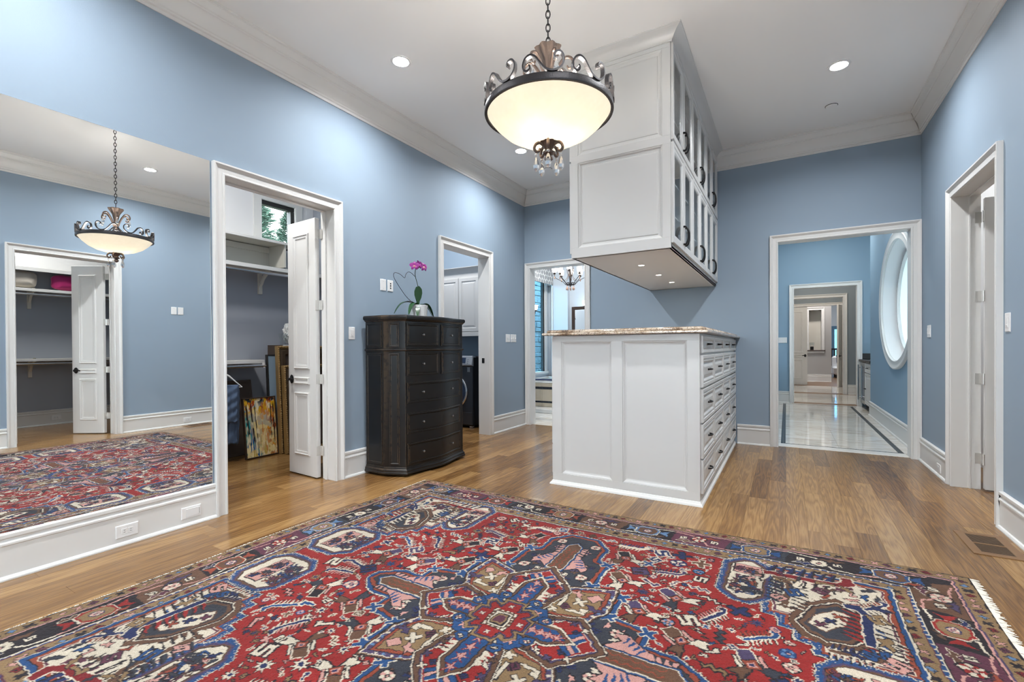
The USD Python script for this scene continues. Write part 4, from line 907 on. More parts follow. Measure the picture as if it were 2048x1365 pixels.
def saw(P, size, hgt, c, side=1, close=False):                          # sawteeth along a path
    P = [np.array(q, float) for q in P] + ([np.array(P[0], float)] if close else [])
    for a, b in zip(P[:-1], P[1:]):
        L = np.linalg.norm(b - a); n = max(1, int(round(L / size))); t = (b - a) / L; m = np.array([-t[1], t[0]]) * side
        for i in range(n):
            p, q = a + t * L * i / n, a + t * L * (i + 1) / n
            fill([p, q, (p + q) / 2 + m * hgt + t * .25 * size], c)
def comb(P, size, hgt, c, side=1, wd=.5):                               # slanted teeth
    P = [np.array(q, float) for q in P]
    for a, b in zip(P[:-1], P[1:]):
        L = np.linalg.norm(b - a); n = max(1, int(round(L / size))); t = (b - a) / L; m = np.array([-t[1], t[0]]) * side
        for i in range(n):
            p = a + t * L * (i + .2) / n; w = t * L / n * wd; s = m * hgt + t * hgt * .35
            fill([p, p + w, p + w * .6 + s, p + w * .3 + s], c)
SYM = [(1, 1), (-1, 1), (1, -1), (-1, -1)]
def sy(f, P, *a, **k):
    for sx, s in SYM: f(np.asarray(P, float) * [sx, s], *a, **({**k, 'side': k['side'] * sx * s} if 'side' in k else k))
def star(x, y, r1, r2, n, c, rot=0):
    fill([(x + (r1 if i % 2 == 0 else r2) * math.cos(rot + PI * i / n), y + (r1 if i % 2 == 0 else r2) * math.sin(rot + PI * i / n)) for i in range(2 * n)], c)
def ngon(x, y, r, n, c, rot=0, sx=1., s=1.):
    fill([(x + sx * r * math.cos(rot + 2 * PI * i / n), y + s * r * math.sin(rot + 2 * PI * i / n)) for i in range(n)], c)
def rosette(x, y, r, a, b, o='dark', n=8):
    ngon(x, y, r * 1.12, 12, o)
    for i in range(n):
        t = 2 * PI * i / n; ngon(x + .62 * r * math.cos(t), y + .62 * r * math.sin(t), r * .32, 6, a if i % 2 == 0 else b, t)
    ngon(x, y, r * .3, 6, o); ngon(x, y, r * .2, 6, 'pink')
rr = np.random.default_rng(21)
T2 = lambda P, x, y, a, s, fx=1: np.asarray(P, float) * [s * fx, s] @ np.array([[math.cos(a), math.sin(a)], [-math.sin(a), math.cos(a)]]) + [x, y]
HOOK = [(-.5, -.1), (.3, -.1), (.3, .25), (.05, .25), (.05, .1), (.15, .1), (.15, .05), (-.5, .05)]
ESS = [(-.4, -.4), (.4, -.4), (.4, .08), (-.16, .08), (-.16, .24), (.4, .24), (.4, .4), (-.4, .4), (-.4, -.08), (.16, -.08), (.16, -.24), (-.4, -.24)]
BIRD = [(-.5, 0), (-.2, .2), (0, .1), (.3, .35), (.5, .3), (.25, .05), (.45, -.15), (.1, -.1), (-.1, -.3), (-.2, -.1)]
LEAF = [(-.5, -.06), (-.25, .16), (-.1, .04), (.05, .2), (.2, .06), (.5, .12), (.25, -.08), (.1, -.02), (-.05, -.18), (-.2, -.04)]
ZIG = [(-.5, 0), (-.3, .22), (-.12, 0), (.08, .22), (.26, 0), (.5, .2), (.5, .08), (.26, -.14), (.08, .08), (-.12, -.14), (-.3, .08)]
CROSS = [(-.5, -.12), (-.12, -.12), (-.12, -.5), (.12, -.5), (.12, -.12), (.5, -.12), (.5, .12), (.12, .12), (.12, .5), (-.12, .5), (-.12, .12), (-.5, .12)]
def motif(P, x, y, a, s, c, o, fx=1, k=.007):
    q = T2(P, x, y, a, s, fx); layered(q, [(k, o), (0, c)])
def plant(x, y, a, s):                                                 # the large four-leaved flowers of the field
    motif([(-.5, -.16), (.1, -.16), (.1, .16), (-.5, .16)], x, y, a, s, rr.choice(['brown', 'dark', 'purple']), 'ivory', k=.006)
    for da in (.9, -.9):
        motif([(0, -.08), (.5, -.17), (.42, 0), (.62, .14), (.3, .13), (0, .08)], x + .1 * s * math.cos(a + da), y + .1 * s * math.sin(a + da), a + da, s * .95, rr.choice(['ivory', 'ivory', 'brown', 'slate']), 'dark', k=.007)
    q = T2([(-.1, -.12), (.12, -.12), (.12, .12), (-.1, .12)], x, y, a, s); layered(q, [(.008, 'dark'), (.003, 'rust'), (-.006, 'pink'), (-.012, 'navy')])
    for off in (-.26, .26):
        motif([(-.25, -.04), (.25, -.04), (.25, .04), (-.25, .04)], x - off * s * math.sin(a) - .1 * s * math.cos(a), y + off * s * math.cos(a) - .1 * s * math.sin(a), a, s * .8, rr.choice(['ivory', 'pink']), 'dark', k=.005)
def feather(x, y, a, s, c1, c2):
    q = T2([(-.5, -.05), (.3, -.05), (.48, .08), (.44, .25), (.34, .22), (.34, .1), (.25, .05), (-.5, .05)], x, y, a, s)
    A, B = T2([(-.5, .05), (.25, .05)], x, y, a, s); comb([A, B], .11 * s, .24 * s, 'dark', 1, .9); comb([A, B], .11 * s, .21 * s, c2, 1, .6)
    A, B = T2([(-.5, -.05), (.3, -.05)], x, y, a, s); comb([B, A], .11 * s, .24 * s, 'dark', 1, .9); comb([B, A], .11 * s, .20 * s, 'ivory', 1, .6)
    layered(q, [(.006, 'ivory'), (0, c1)])
# borders
B1, B2, B3, B4 = .078, .262, .355, .385
layered([(-RU, -RV), (RU, -RV), (RU, RV), (-RU, RV)], [(0, 'dark'), (-.008, 'tan'), (-B1 + .006, 'purple'), (-B1, 'pink'), (-B1 - .008, 'dark'), (-B2, 'ivory'), (-B2 - .007, 'blue'), (-B2 - .016, 'plum'), (-B2 - .022, 'tan'), (-B3, 'dark'), (-B3 - .008, 'ivory'), (-B3 - .015, 'plum'), (-B4, 'red')])
def along(inset, step, f):                                             # walks a border line: f(point, along, inwards, k)
    k = 0
    for (x0, y0), (x1, y1) in (((-RU, -RV), (RU, -RV)), ((RU, -RV), (RU, RV)), ((RU, RV), (-RU, RV)), ((-RU, RV), (-RU, -RV))):
        a, b = np.array([x0, y0]), np.array([x1, y1]); L = np.linalg.norm(b - a); t = (b - a) / L; m = np.array([-t[1], t[0]])
        n = int(round((L - 2 * inset) / step))
        for i in range(n):
            f(a + t * (inset + (L - 2 * inset) * (i + .5) / n) + m * inset, t, m, k, n, i); k += 1
def guard(p, t, m, k, n, i):
    a = math.atan2(t[1], t[0]); c = ['navy', 'red2', 'dark', 'ivory', 'plum', 'pink'][k % 6]
    if k % 3 == 0: star(*p, .022, .011, 4, 'dark', a); star(*p, .016, .008, 4, 'sky' if k % 2 else 'pink', a)
    elif k % 3 == 1: motif(ESS, *p, a + .5, .034, c, 'dark', k=.003)
    else: motif(CROSS, *p, a + .78, .04, c, 'dark', k=.003)
along(.040, .052, guard); along((B2 + .02 + B3) / 2, .058, guard)
along(B2 + .011, .018, lambda p, t, m, k, n, i: k % 2 or fill([p - t * .004 - m * .005, p + t * .006 - m * .005, p + t * .004 + m * .005, p - t * .006 + m * .005], 'ivory'))
BM = (B1 + B2) / 2 + .004
def ground(p, t, m, k, n, i):
    c = ['dark', 'brown', 'dark', 'dark', 'slate', 'plum'][k % 6]
    fill([p - t * .17 - m * .084, p + t * .17 - m * .084, p + t * .14 + m * .084, p - t * .14 + m * .084], c)
along(BM, .30, ground)
def vine(p, t, m, k, n, i):
    s = 1 if k % 2 else -1; A = p - t * .15 + m * .07 * s; B = p + t * .15 - m * .07 * s
    line([A, p - t * .06 + m * .06 * s, p + t * .02 - m * .05 * s, B], .010, ['pink', 'ivory'][k % 3 == 0])
    motif(LEAF, *(p - t * .05 - m * .05 * s), math.atan2(t[1], t[0]), .13, ['brown', 'purple', 'rust'][k % 3], 'dark', k=.004)
    motif(LEAF, *(p + t * .06 + m * .05 * s), math.atan2(t[1], t[0]) + 3.1, .12, ['navy', 'plum', 'brown'][k % 3], 'ivory', k=.003)
along(BM, .30, vine)
def palmette(p, t, m, k, n, i):
    a = math.atan2(t[1], t[0]); c = ['blue', 'rust', 'blue', 'red', 'sky'][k % 5]
    if k % 2 == 0:
        for d in (-1, 1):
            motif([(-.5, -.25), (.1, -.12), (.5, -.42), (.4, 0), (.5, .42), (.1, .12), (-.5, .25)], *(p + t * .075 * d), a + (0 if d > 0 else PI), .105, c, 'dark', k=.005)
        oc8 = T2([(-.06, -.03), (-.03, -.052), (.03, -.052), (.06, -.03), (.06, .03), (.03, .052), (-.03, .052), (-.06, .03)], *p, a, 1.1)
        layered(oc8, [(.012, 'dark'), (.008, 'ivory'), (.003, c), (-.008, 'tan' if k % 4 else 'brown')]); rosette(*p, .026, 'ivory', 'pink', 'navy', 8)
    else:
        rosette(*(p + m * .012 * (1 if k % 4 == 1 else -1)), .044, ['ivory', 'pink', 'red'][k % 3], 'ivory', 'dark', 10)
        for d in (-1, 1): motif(ESS, *(p + t * .085 * d), a + 1.57, .045, 'ivory', 'dark', k=.004)
along(BM, .30, palmette)
# corner spandrels (given for one corner, mirrored to the others)
FU, FV = RU - B4, RV - B4
def hexa(x0, x1, y0, y1, c): return [(x0 + c, y0), (x1 - c, y0), (x1, y0 + c), (x1, y1 - c), (x1 - c, y1), (x0 + c, y1), (x0, y1 - c), (x0, y0 + c)]
steps = [(1.00, FV + .02), (1.00, .66), (1.06, .66), (1.06, .58), (1.12, .58), (1.12, .50), (1.18, .50), (1.18, .43), (FU + .02, .43), (FU + .02, FV + .02)]
sy(layered, steps, [(.036, 'dark'), (.032, 'ivory'), (.027, 'blue'), (.010, 'dark'), (.006, 'rust'), (-.012, 'ivory'), (-.016, 'plum'), (-.024, 'ivory')])
sy(saw, steps[:9], .020, .044, 'ivory', side=-1); sy(saw, steps[:9], .020, .034, 'blue', side=-1)
for P in (hexa(.79, .985, .70, FV + .06, .07), hexa(1.17, FU + .06, .06, .40, .07)):
    sy(layered, P, [(.026, 'dark'), (.023, 'ivory'), (.019, 'blue'), (.004, 'dark'), (.0, 'purple'), (-.010, 'brown'), (-.020, 'dark'), (-.024, 'ivory')])
    sy(saw, P, .018, .036, 'ivory', side=-1, close=True); sy(saw, P, .018, .027, 'blue', side=-1, close=True)
sy(layered, [(.83, 1.0), (.95, 1.0), (.95, 1.10), (.83, 1.10)], [(.006, 'dark'), (0, 'pink')])
sy(layered, [(1.32, .12), (1.42, .12), (1.42, .34), (1.32, .34)], [(.006, 'dark'), (0, 'pink')])
for x, y, rx, ry, q in ((.885, .86, .055, .10, 44), (1.25, .23, .055, .10, 42), (.89, 1.05, .05, .03, 16), (1.37, .23, .035, .09, 24)):
    for i in range(q):
        sx, s = 1, 1
        a, b = x + rr.uniform(-rx, rx), y + rr.uniform(-ry, ry); c = rr.choice(['navy', 'blue', 'plum', 'brown', 'slate', 'rust', 'pink']); P = [BIRD, LEAF, ZIG, ESS, HOOK][rr.integers(5)]; an = rr.uniform(0, 6.28); z = rr.uniform(.035, .06)
        sy(layered, T2(P, a, b, an, z), [(.003, 'dark'), (0, c)])
arrow = [(1.10, .63), (1.16, .80), (1.26, .89), (1.345, .82), (1.355, .66), (1.30, .545), (1.20, .52), (1.13, .56)]
sy(layered, arrow, [(.034, 'dark'), (.030, 'brown'), (.006, 'ivory'), (.0, 'dark'), (-.012, 'brown'), (-.03, 'slate')]); sy(saw, arrow, .034, .05, 'brown', side=1, close=True); sy(saw, arrow, .034, .05, 'brown', side=-1, close=True)
sy(layered, arrow, [(.026, 'brown'), (.006, 'dark'), (.003, 'ivory'), (-.003, 'dark'), (-.012, 'brown'), (-.028, 'slate')])
sy(layered, [(1.15, .64), (1.20, .60), (1.28, .70), (1.30, .79), (1.25, .80), (1.17, .72)], [(.006, 'brown'), (0, 'ivory')])
for x, y, c in ((1.19, .65, 'plum'), (1.225, .70, 'navy'), (1.26, .755, 'rust')): sy(layered, T2(CROSS, x, y, .8, .05), [(.004, 'dark'), (0, c)])
for (x, y, a, L, c1, c2) in ((1.05, .99, 1.57, .20, 'red2', 'navy'), (1.22, 1.04, 0, .24, 'plum', 'blue'), (1.40, .60, 1.4, .26, 'blue', 'red'), (1.30, .47, .1, .2, 'brown', 'navy'), (1.41, .93, .8, .16, 'navy', 'rust'), (1.36, .74, 1.5, .34, 'navy', 'red'), (1.16, 1.075, .05, .40, 'red2', 'navy'), (1.07, .90, 1.5, .30, 'brown', 'slate')):
    for sx, s in SYM: feather(x * sx, y * s, math.atan2(math.sin(a) * s, math.cos(a) * sx), L, c1, c2)
spn = []
for i in range(210):
    x, y = rr.uniform(1.03, FU - .02), rr.uniform(.46, FV - .02)
    if Polygon(arrow).buffer(.05).contains(__import__('shapely').Point(x, y)) or x < 1.2 and y < .68: continue
    c = rr.choice(['navy', 'blue', 'pink', 'brown', 'plum', 'rust', 'slate', 'tan']); P = [LEAF, HOOK, ESS, ZIG, BIRD, LEAF][rr.integers(6)]; a, z = rr.uniform(0, 6.28), rr.uniform(.05, .095)
    if any((x - a_) ** 2 + (y - b_) ** 2 < ((z + z_) * .36) ** 2 for a_, b_, z_ in spn): continue
    spn.append((x, y, z)); sy(layered, T2(P, x, y, a, z), [(.004, 'dark'), (0, c)])
# the field between: large flowers, feathers and small scattered figures, nearly mirrored
med = [(.0, 1.0), (.08, 1.0), (.165, .90), (.165, .73), (.235, .70), (.235, .45), (.39, .42), (.39, .245), (.56, .21), (.56, .10), (.70, .10), (.80, .03), (.80, 0)]
medfull = med + [(x, -y) for x, y in med[::-1][1:]]; medfull = medfull + [(-x, y) for x, y in medfull[::-1][1:-1]]
import shapely
MP = Polygon(medfull); SPN = [Polygon(np.array(P) * [sx, s]).buffer(.06) for P in (steps, hexa(.79, .985, .70, FV + .06, .07), hexa(1.17, FU + .06, .06, .40, .07)) for sx, s in SYM]
free = sbox(-FU + .02, -FV + .02, FU - .02, FV - .02).difference(MP.buffer(.045)).difference(shapely.union_all(SPN))
taken = []
def spot(r, tries=400, half=True):
    for _ in range(tries):
        x, y = rr.uniform(-FU, FU), rr.uniform(-FV, FV)
        if free.contains(shapely.Point(x, y).buffer(r * .8)) and all((x - a) ** 2 + (y - b) ** 2 > (r + q) ** 2 for a, b, q in taken):
            taken.append((x, y, r)); return x, y
for x, y, a in ((.36, .60, 2.3), (.50, .36, 2.2), (.70, .24, 2.4), (.95, .22, 2.0), (.30, .86, 2.0), (.62, .56, 2.4)):
    for sx, s in SYM:
        taken.append((x * sx, y * s, .085)); plant(x * sx, y * s, math.atan2(-math.sin(a) * s, -math.cos(a) * sx), .17)
for x, y, a, c1, c2 in ((.80, .50, 1.0, 'navy', 'pink'), (.55, .80, .3, 'purple', 'navy'), (.98, .42, .6, 'blue', 'rust'), (.30, 1.02, .1, 'ivory', 'blue'), (1.02, .05, .2, 'navy', 'pink')):
    for sx, s in SYM:
        taken.append((x * sx, y * s, .07)); feather(x * sx, y * s, math.atan2(math.sin(a) * s, math.cos(a) * sx), .17, c1, c2)
for r, cnt in ((.05, 70), (.036, 160), (.025, 330), (.015, 700), (.010, 700)):
    for i in range(cnt):
        q = spot(r, 60)
        if q is None: continue
        x, y = q; k = rr.integers(6); a = rr.uniform(0, 6.28); c = rr.choice(['ivory', 'pink', 'blue', 'navy', 'brown', 'slate', 'tan', 'purple', 'ivory'])
        o = 'dark' if c in ('ivory', 'pink', 'tan') else rr.choice(['ivory', 'ivory', 'dark'])
        if k == 0 and r > .02: rosette(x, y, r * .8, rr.choice(['ivory', 'pink', 'blue']), rr.choice(['pink', 'sky', 'navy']), rr.choice(['dark', 'navy']), 8)
        elif k == 1 and r > .02: star(x, y, r * 1.05, r * .5, 8, 'dark'); star(x, y, r * .85, r * .4, 8, c); ngon(x, y, r * .3, 6, 'navy')
        else: motif([LEAF, BIRD, ZIG, ESS, HOOK, CROSS][k], x, y, a, r * 1.9, c, o, rr.choice([-1, 1]), .004 + .003 * (r > .03))
# the medallion
layered(medfull, [(.034, 'dark'), (.030, 'ivory'), (.025, 'blue'), (.006, 'ivory'), (.001, 'rust'), (-.014, 'dark'), (-.018, 'slate')])
saw(medfull, .022, .046, 'dark', 1, True); saw(medfull, .022, .040, 'ivory', 1, True); layered(medfull, [(.025, 'blue'), (.008, 'dark'), (.004, 'rust'), (-.012, 'dark'), (-.016, 'slate')])
for sx, s in SYM:
    for x, y in ((.235, .70), (.39, .42), (.56, .21), (.235, .45), (.39, .245)):
        motif(CROSS, x * sx * 1.03, y * s * 1.03, .78, .08, 'blue', 'ivory', k=.005)
for i in range(240):
    x, y = rr.uniform(0, .7), rr.uniform(0, .9)
    if not MP.buffer(-.05).contains(shapely.Point(x, y)): continue
    c = rr.choice(['pink', 'ivory', 'blue', 'brown', 'navy', 'pink', 'purple']); P = [LEAF, BIRD, ESS, CROSS][rr.integers(4)]
    a, z = rr.uniform(0, 6.28), rr.uniform(.028, .052); sy(layered, T2(P, x, y, a, z), [(.003, 'dark'), (0, c)])
for x, y in ((.33, .34), (.17, .52), (.47, .15), (.11, .9)): sy(lambda P, *a: rosette(P[0][0], P[0][1], .032, 'pink', 'ivory', 'dark', 8), [(x, y)])
def bar(d, L0, L1, hw):                                                # the brown arms with pink hooked edges
    R_ = lambda P: (np.asarray(P, float)[:, ::-1] if d == 'n' else np.asarray(P, float))
    for s in (1, -1):
        for q in (1, -1):
            P = R_([(L0, hw + .012), (L1 - .05, hw + .012), (L1 - .04, hw + .045), (L0 + .17, hw + .045), (L0 + .07, hw + .12), (L0 + .02, hw + .11), (L0 + .06, hw + .07)]) * ([s, q] if d == 'e' else [q, s])
            layered(P, [(.006, 'dark'), (0, 'pink')])
            A = R_([(L0 + .07, hw + .112), (L0 + .16, hw + .05)]) * ([s, q] if d == 'e' else [q, s])
            side = s * q * (-1 if d == 'n' else 1)
            comb(A, .026, .045, 'blue', -side, .6); comb(R_([(L0 + .18, hw + .045), (L1 - .05, hw + .045)]) * ([s, q] if d == 'e' else [q, s]), .03, .035, 'slate', -side, .6)
        P = R_([(L0, -hw), (L1 - .04, -hw), (L1, 0), (L1 - .04, hw), (L0, hw)]) * ([s, 1] if d == 'e' else [1, s])
        layered(P, [(.016, 'dark'), (.012, 'blue'), (.004, 'ivory'), (-.001, 'brown')])
        for e in (-.4, .4):
            Q = [(L0 + .01 + .022 * i, hw * e + (.006 if i % 2 else -.006)) for i in range(int((L1 - L0 - .05) / .022))]
            line(R_(Q) * ([s, 1] if d == 'e' else [1, s]), .006, 'rust')
bar('n', .55, .90, .042); bar('e', .44, .76, .042)
cart = [(.13, .15), (.12, .31), (.20, .385), (.335, .43), (.345, .28), (.29, .18)]
sy(layered, cart, [(.052, 'dark'), (.046, 'brown'), (.040, 'ivory'), (.034, 'purple'), (.016, 'dark'), (.012, 'rust'), (-.002, 'dark'), (-.006, 'tan')])
for a, b in zip(cart, cart[1:] + cart[:1]):
    a, b = np.array(a), np.array(b); n = max(2, int(np.linalg.norm(b - a) / .03)); m = np.array([-(b - a)[1], (b - a)[0]]); m = m / np.linalg.norm(m)
    for i in range(n): sy(lambda P, *k: ngon(P[0][0], P[0][1], .009, 4, 'ivory' if i % 2 else 'sky'), [a + (b - a) * (i + .5) / n + m * .026])
for x, y, a, P, c, z in ((.16, .19, .8, CROSS, 'ivory', .05), (.2, .24, .8, ESS, 'plum', .05), (.25, .30, .8, CROSS, 'ivory', .07), (.30, .36, .8, [(-.4, -.4), (.4, -.4), (.4, .4), (-.4, .4)], 'pink', .06), (.17, .29, 1.6, HOOK, 'ivory', .12), (.27, .22, .1, HOOK, 'ivory', .11), (.22, .36, 2.2, BIRD, 'pink', .08), (.32, .27, -.6, BIRD, 'purple', .08)):
    sy(layered, T2(P, x, y, a, z), [(.004, 'dark'), (0, c)])
# central cross of four red pentagons
def lobe(tip, sh, sw, bw): return [(-bw, .0), (-bw, .05), (-sw, sh), (0, tip), (sw, sh), (bw, .05), (bw, .0)]
LB = (('n', .535, .365), ('e', .445, .31))
def turned(d, s): return (lambda P: np.asarray(P, float) * [1, s]) if d == 'n' else (lambda P: np.asarray(P, float)[:, ::-1] * [s, 1])
for spec in ([(.030, 'dark'), (.027, 'ivory'), (.022, 'dark'), (.018, 'brown'), (.000, 'dark'), (-.003, 'purple'), (-.011, 'ivory'), (-.0145, 'red')], [(-.0145, 'red')]):
    for d, tip, sh in LB:
        for s in (1, -1): layered(turned(d, s)(lobe(tip, sh, .155, .07)), spec)
for d, tip, sh in LB:
    for s in (1, -1):
        tr = turned(d, s); sg = s if d == 'n' else -s; e1, e2 = np.array([-.155, sh - tip]), np.array([.155, sh - tip]); e1, e2 = e1 / np.linalg.norm(e1), e2 / np.linalg.norm(e2)
        T0 = np.array([0, tip - .030])
        for k, (L, c) in enumerate(((.118, 'dark'), (.114, 'blue'), (.092, 'dark'), (.089, 'pink'), (.072, 'dark'), (.069, 'blue'), (.052, 'ivory'), (.047, 'red'))): fill(tr([T0, T0 + e1 * L, T0 + (e1 + e2) * L * .98, T0 + e2 * L]), c)
        inner = [(-.050, .06), (-.050, tip - .195), (0, tip - .13), (.050, tip - .195), (.050, .06)]
        layered(tr(inner), [(.024, 'dark'), (.021, 'ivory'), (.012, 'dark'), (.009, 'brown')])
        for q in (-1, 1):
            saw(tr([(.071 * q, .10), (.071 * q, tip - .23)]), .030, .052, 'dark', -sg * q); saw(tr([(.071 * q, .10), (.071 * q, tip - .23)]), .030, .046, 'ivory', -sg * q)
        layered(tr(inner), [(.009, 'brown'), (-.004, 'dark'), (-.007, 'blue')])
        for i in range(4):
            y = .16 + i * (tip - .33) / 3.1; layered(tr(T2([(-.5, -.05), (-.1, .12), (-.12, .45), (.1, .12), (.5, .3), (.14, 0), (.5, -.3), (.1, -.12), (-.12, -.45), (-.1, -.12)], 0, y, 1.57, .062)), [(.003, 'red2'), (0, 'pink')])
        for q in (-1, 1):
            for x, yy, P, c, z in ((.128, sh - .02, CROSS, 'purple', .036), (.112, sh - .075, LEAF, 'ivory', .05), (.118, sh - .115, CROSS, 'brown', .03), (.10, sh + .045, CROSS, 'ivory', .034), (.075, sh + .01, ESS, 'navy', .03)): layered(tr(T2(P, x * q, yy, .7 * q, z)), [(.004, 'dark'), (0, c)])
star(0, 0, .150, .115, 8, 'dark', PI / 8); star(0, 0, .145, .11, 8, 'brown', PI / 8); sy(lambda P, *k: (ngon(*P[0], .062, 6, 'dark'), ngon(*P[0], .058, 6, 'blue'), motif(CROSS, *P[0], .78, .05, 'pink', 'dark', k=.003)), [(.115, .115)])
sy(lambda P, *k: (ngon(*P[0], .036, 6, 'dark'), ngon(*P[0], .032, 6, 'blue'), rosette(*P[0], .015, 'ivory', 'ivory', 'dark', 4)), [(.082, .185)]); sy(lambda P, *k: (ngon(*P[0], .036, 6, 'dark'), ngon(*P[0], .032, 6, 'blue'), rosette(*P[0], .015, 'pink', 'ivory', 'dark', 4)), [(.175, .082)])
ro = [(.0, .15), (.045, .15), (.055, .10), (.095, .12), (.12, .095), (.10, .055), (.135, .045), (.135, 0)]
rof = ro + [(x, -y) for x, y in ro[::-1][1:]]; rof = rof + [(-x, y) for x, y in rof[::-1][1:-1]]
layered(rof, [(.013, 'dark'), (.009, 'tan'), (-.002, 'dark'), (-.006, 'purple'), (-.012, 'dark'), (-.015, 'red')])
for a in range(4): motif(CROSS, .098 * math.cos(a * PI / 2), .108 * math.sin(a * PI / 2), .78, .03, 'ivory', 'plum', k=.003)
layered([(-.042, -.050), (.042, -.050), (.042, .050), (-.042, .050)], [(.020, 'dark'), (.016, 'brown'), (.004, 'dark'), (.0, 'ivory'), (-.008, 'dark'), (-.014, 'tan'), (-.022, 'plum')])
for i in range(5):
    for s in (-1, 1):
        ngon(-.048 + i * .024, .062 * s, .007, 4, 'ivory', PI / 4); ngon(.052 * s, -.05 + i * .025, .007, 4, 'ivory', PI / 4)
# to a mesh: each knot is a vertex of the pile
lut = np.array([lin(*PAL[k]) for k in KEYS]) * .73
RXC, RYC = -1.095, 1.735
def rug_xy(u, v):
    x = RXC + np.where(u > 0, u * (1.895 / RU), u * (1.765 / RU)); y = RYC + v + .014 * np.sin(x * 2.1 + .8) * v / RV + .006 * np.sin(v * 5) * (np.abs(u) / RU)
    return x + .010 * np.sin(v * 4.3 + 1) * u / RU - .03 * (u / RU) * (v / RV) * (u < 0) - .02 * (u > 0) * (1 - v / RV) * u / RU, y
uu, vv = np.meshgrid(ru, rv); wob = np.stack([uu, vv, uu * 0], -1) * 40
jit = (meshkit.noise(wob, 3) - .5) * .010; jit2 = (meshkit.noise(wob, 8) - .5) * .010    # hand-drawn irregularity
ii = np.clip(np.round((uu + jit - ru[0]) / RC).astype(int), 0, len(ru) - 1); jj = np.clip(np.round((vv + jit2 - rv[0]) / RC).astype(int), 0, len(rv) - 1)
col = lut[RG[jj, ii]]
abr = 1 + .34 * (meshkit.fbm(np.stack([uu * .6, vv * 9, uu * 0], -1), 3, 5) - .5)[..., None]; col = col * abr
X, Y = rug_xy(uu, vv)
Z = .010 + .0016 * (meshkit.noise(np.stack([uu, vv, 0 * uu], -1) * 160, 2) - .5) + .004 * np.maximum(0, np.sin(uu * 3.1 + vv) * np.sin(vv * 2.3)) ** 3
nv, nu = uu.shape; idx = np.arange(nv * nu).reshape(nv, nu)
q = np.stack([idx[:-1, :-1], idx[:-1, 1:], idx[1:, 1:], idx[1:, :-1]], -1).reshape(-1, 4)
rim = np.concatenate([idx[0, :], idx[1:, -1], idx[-1, -2::-1], idx[-2:0:-1, 0]]); V = np.stack([X, Y, Z], -1).reshape(-1, 3)
low = V[rim].copy(); low[:, 2] = .001; o = len(V); nr = len(rim); kk = np.arange(nr)
qs = np.stack([rim, o + kk, o + (kk + 1) % nr, rim[(kk + 1) % nr]], -1)
rug = thing('oriental_rug', 'large red oriental rug with blue and ivory geometric medallion', 'rug', (RXC, RYC, 0))
part(rug, 'pile', (np.vstack([V, low]), np.vstack([q, qs])), 'rug_pile', smooth=True, col=np.vstack([col.reshape(-1, 3), col.reshape(-1, 3)[rim] * .7]))
for end in (-1, 1):
    ms = []; L0 = .034 if end > 0 else .022
    for v in np.arange(-RV + .004, RV, .0065):
        for _ in range(2):
            x, y = rug_xy(np.array([end * RU]), np.array([v + rr.uniform(-.003, .003)])); L = L0 * rr.uniform(.6, 1.3); dy = rr.uniform(-.010, .010)
            p0 = np.array([x[0] - end * .003, y[0], .006]); p1 = p0 + [end * L * .5, dy * .4, -.001]; p2 = p0 + [end * L, dy, -.0035]
            ms.append(tube([p0, p1, p2], [.0019, .0019, .0013], 4))
    part(rug, 'fringe', cat(*ms), 'fringe', kind='stuff')
# ---------------------------------------------------------------- left closet
def closet_shelf(name, x0, x1, y0, y1, z, label, lip=.03, m='shelf_cream', face=1):
    t = thing(name, label, 'shelf', ((x0 + x1) / 2, (y0 + y1) / 2, z))
    part(t, 'board', cbox(x0, x1, y0, y1, z - .02, z, .002), m)
    e = x1 if face > 0 else x0
    part(t, 'nosing', cbox(e - .006, e + .014, y0, y1, z - lip, z, .003), 'trim_white')
    return t
def bracket(t, x, y, z, face):                                          # a wooden bracket: back leg, top leg and a curved brace
    q = spline([(0, -.20), (.05, -.17), (.10, -.10), (.20, -.03), (.24, 0)], 5)
    pts = [(x + face * a, z + b) for a, b in q]
    V = np.array([[a, y - .016, b] for a, b in pts] + [[a, y + .016, b] for a, b in pts] + [[a, y - .016, b + .035] for a, b in pts] + [[a, y + .016, b + .035] for a, b in pts])
    n = len(pts); F = []
    for i in range(n - 1): F += [[i, i + 1, n + i + 1, n + i], [2 * n + i, 3 * n + i, 3 * n + i + 1, 2 * n + i + 1], [i, 2 * n + i, 2 * n + i + 1, i + 1], [n + i, n + i + 1, 3 * n + i + 1, 3 * n + i]]
    part(t, 'bracket', cat(cbox(min(x, x + face * .03), max(x, x + face * .03), y - .022, y + .022, z - .28, z, .003), cbox(min(x, x + face * .25), max(x, x + face * .25), y - .018, y + .018, z - .03, z, .003), (V, np.array(F))), 'shelf_cream')
us = closet_shelf('closet_top_shelf', CX, -5.20, CY0 + .001, 3.62, 2.497, 'deep white shelf box across the top of the left closet', lip=.032)
part(us, 'back_panel', cat(cbox(CX, CX + .015, CY0, 3.44, 2.20, 2.47, .001), cbox(CX + .015, CX + .03, CY0, 3.44, 2.40, 2.47, .003)), 'shelf_cream')
part(us, 'side_panel', cbox(CX, -5.215, 3.436, 3.456, 2.20, 2.477, .002), 'shelf_cream')
ms_ = closet_shelf('closet_shelf', CX, -5.24, CY0 + .001, CY1, 2.185, 'cream closet shelf with glass top under the white shelf box', lip=.045)
bracket(ms_, CX, 3.32, 2.165, 1); bracket(ms_, CX, 2.1, 2.165, 1)
solo('glass_shelf', cbox(-5.50, -5.26, CY0 + .05, 3.39, 2.1855, 2.196, .002), 'clear_glass', 'loose glass sheet lying on the cream closet shelf', 'shelf')
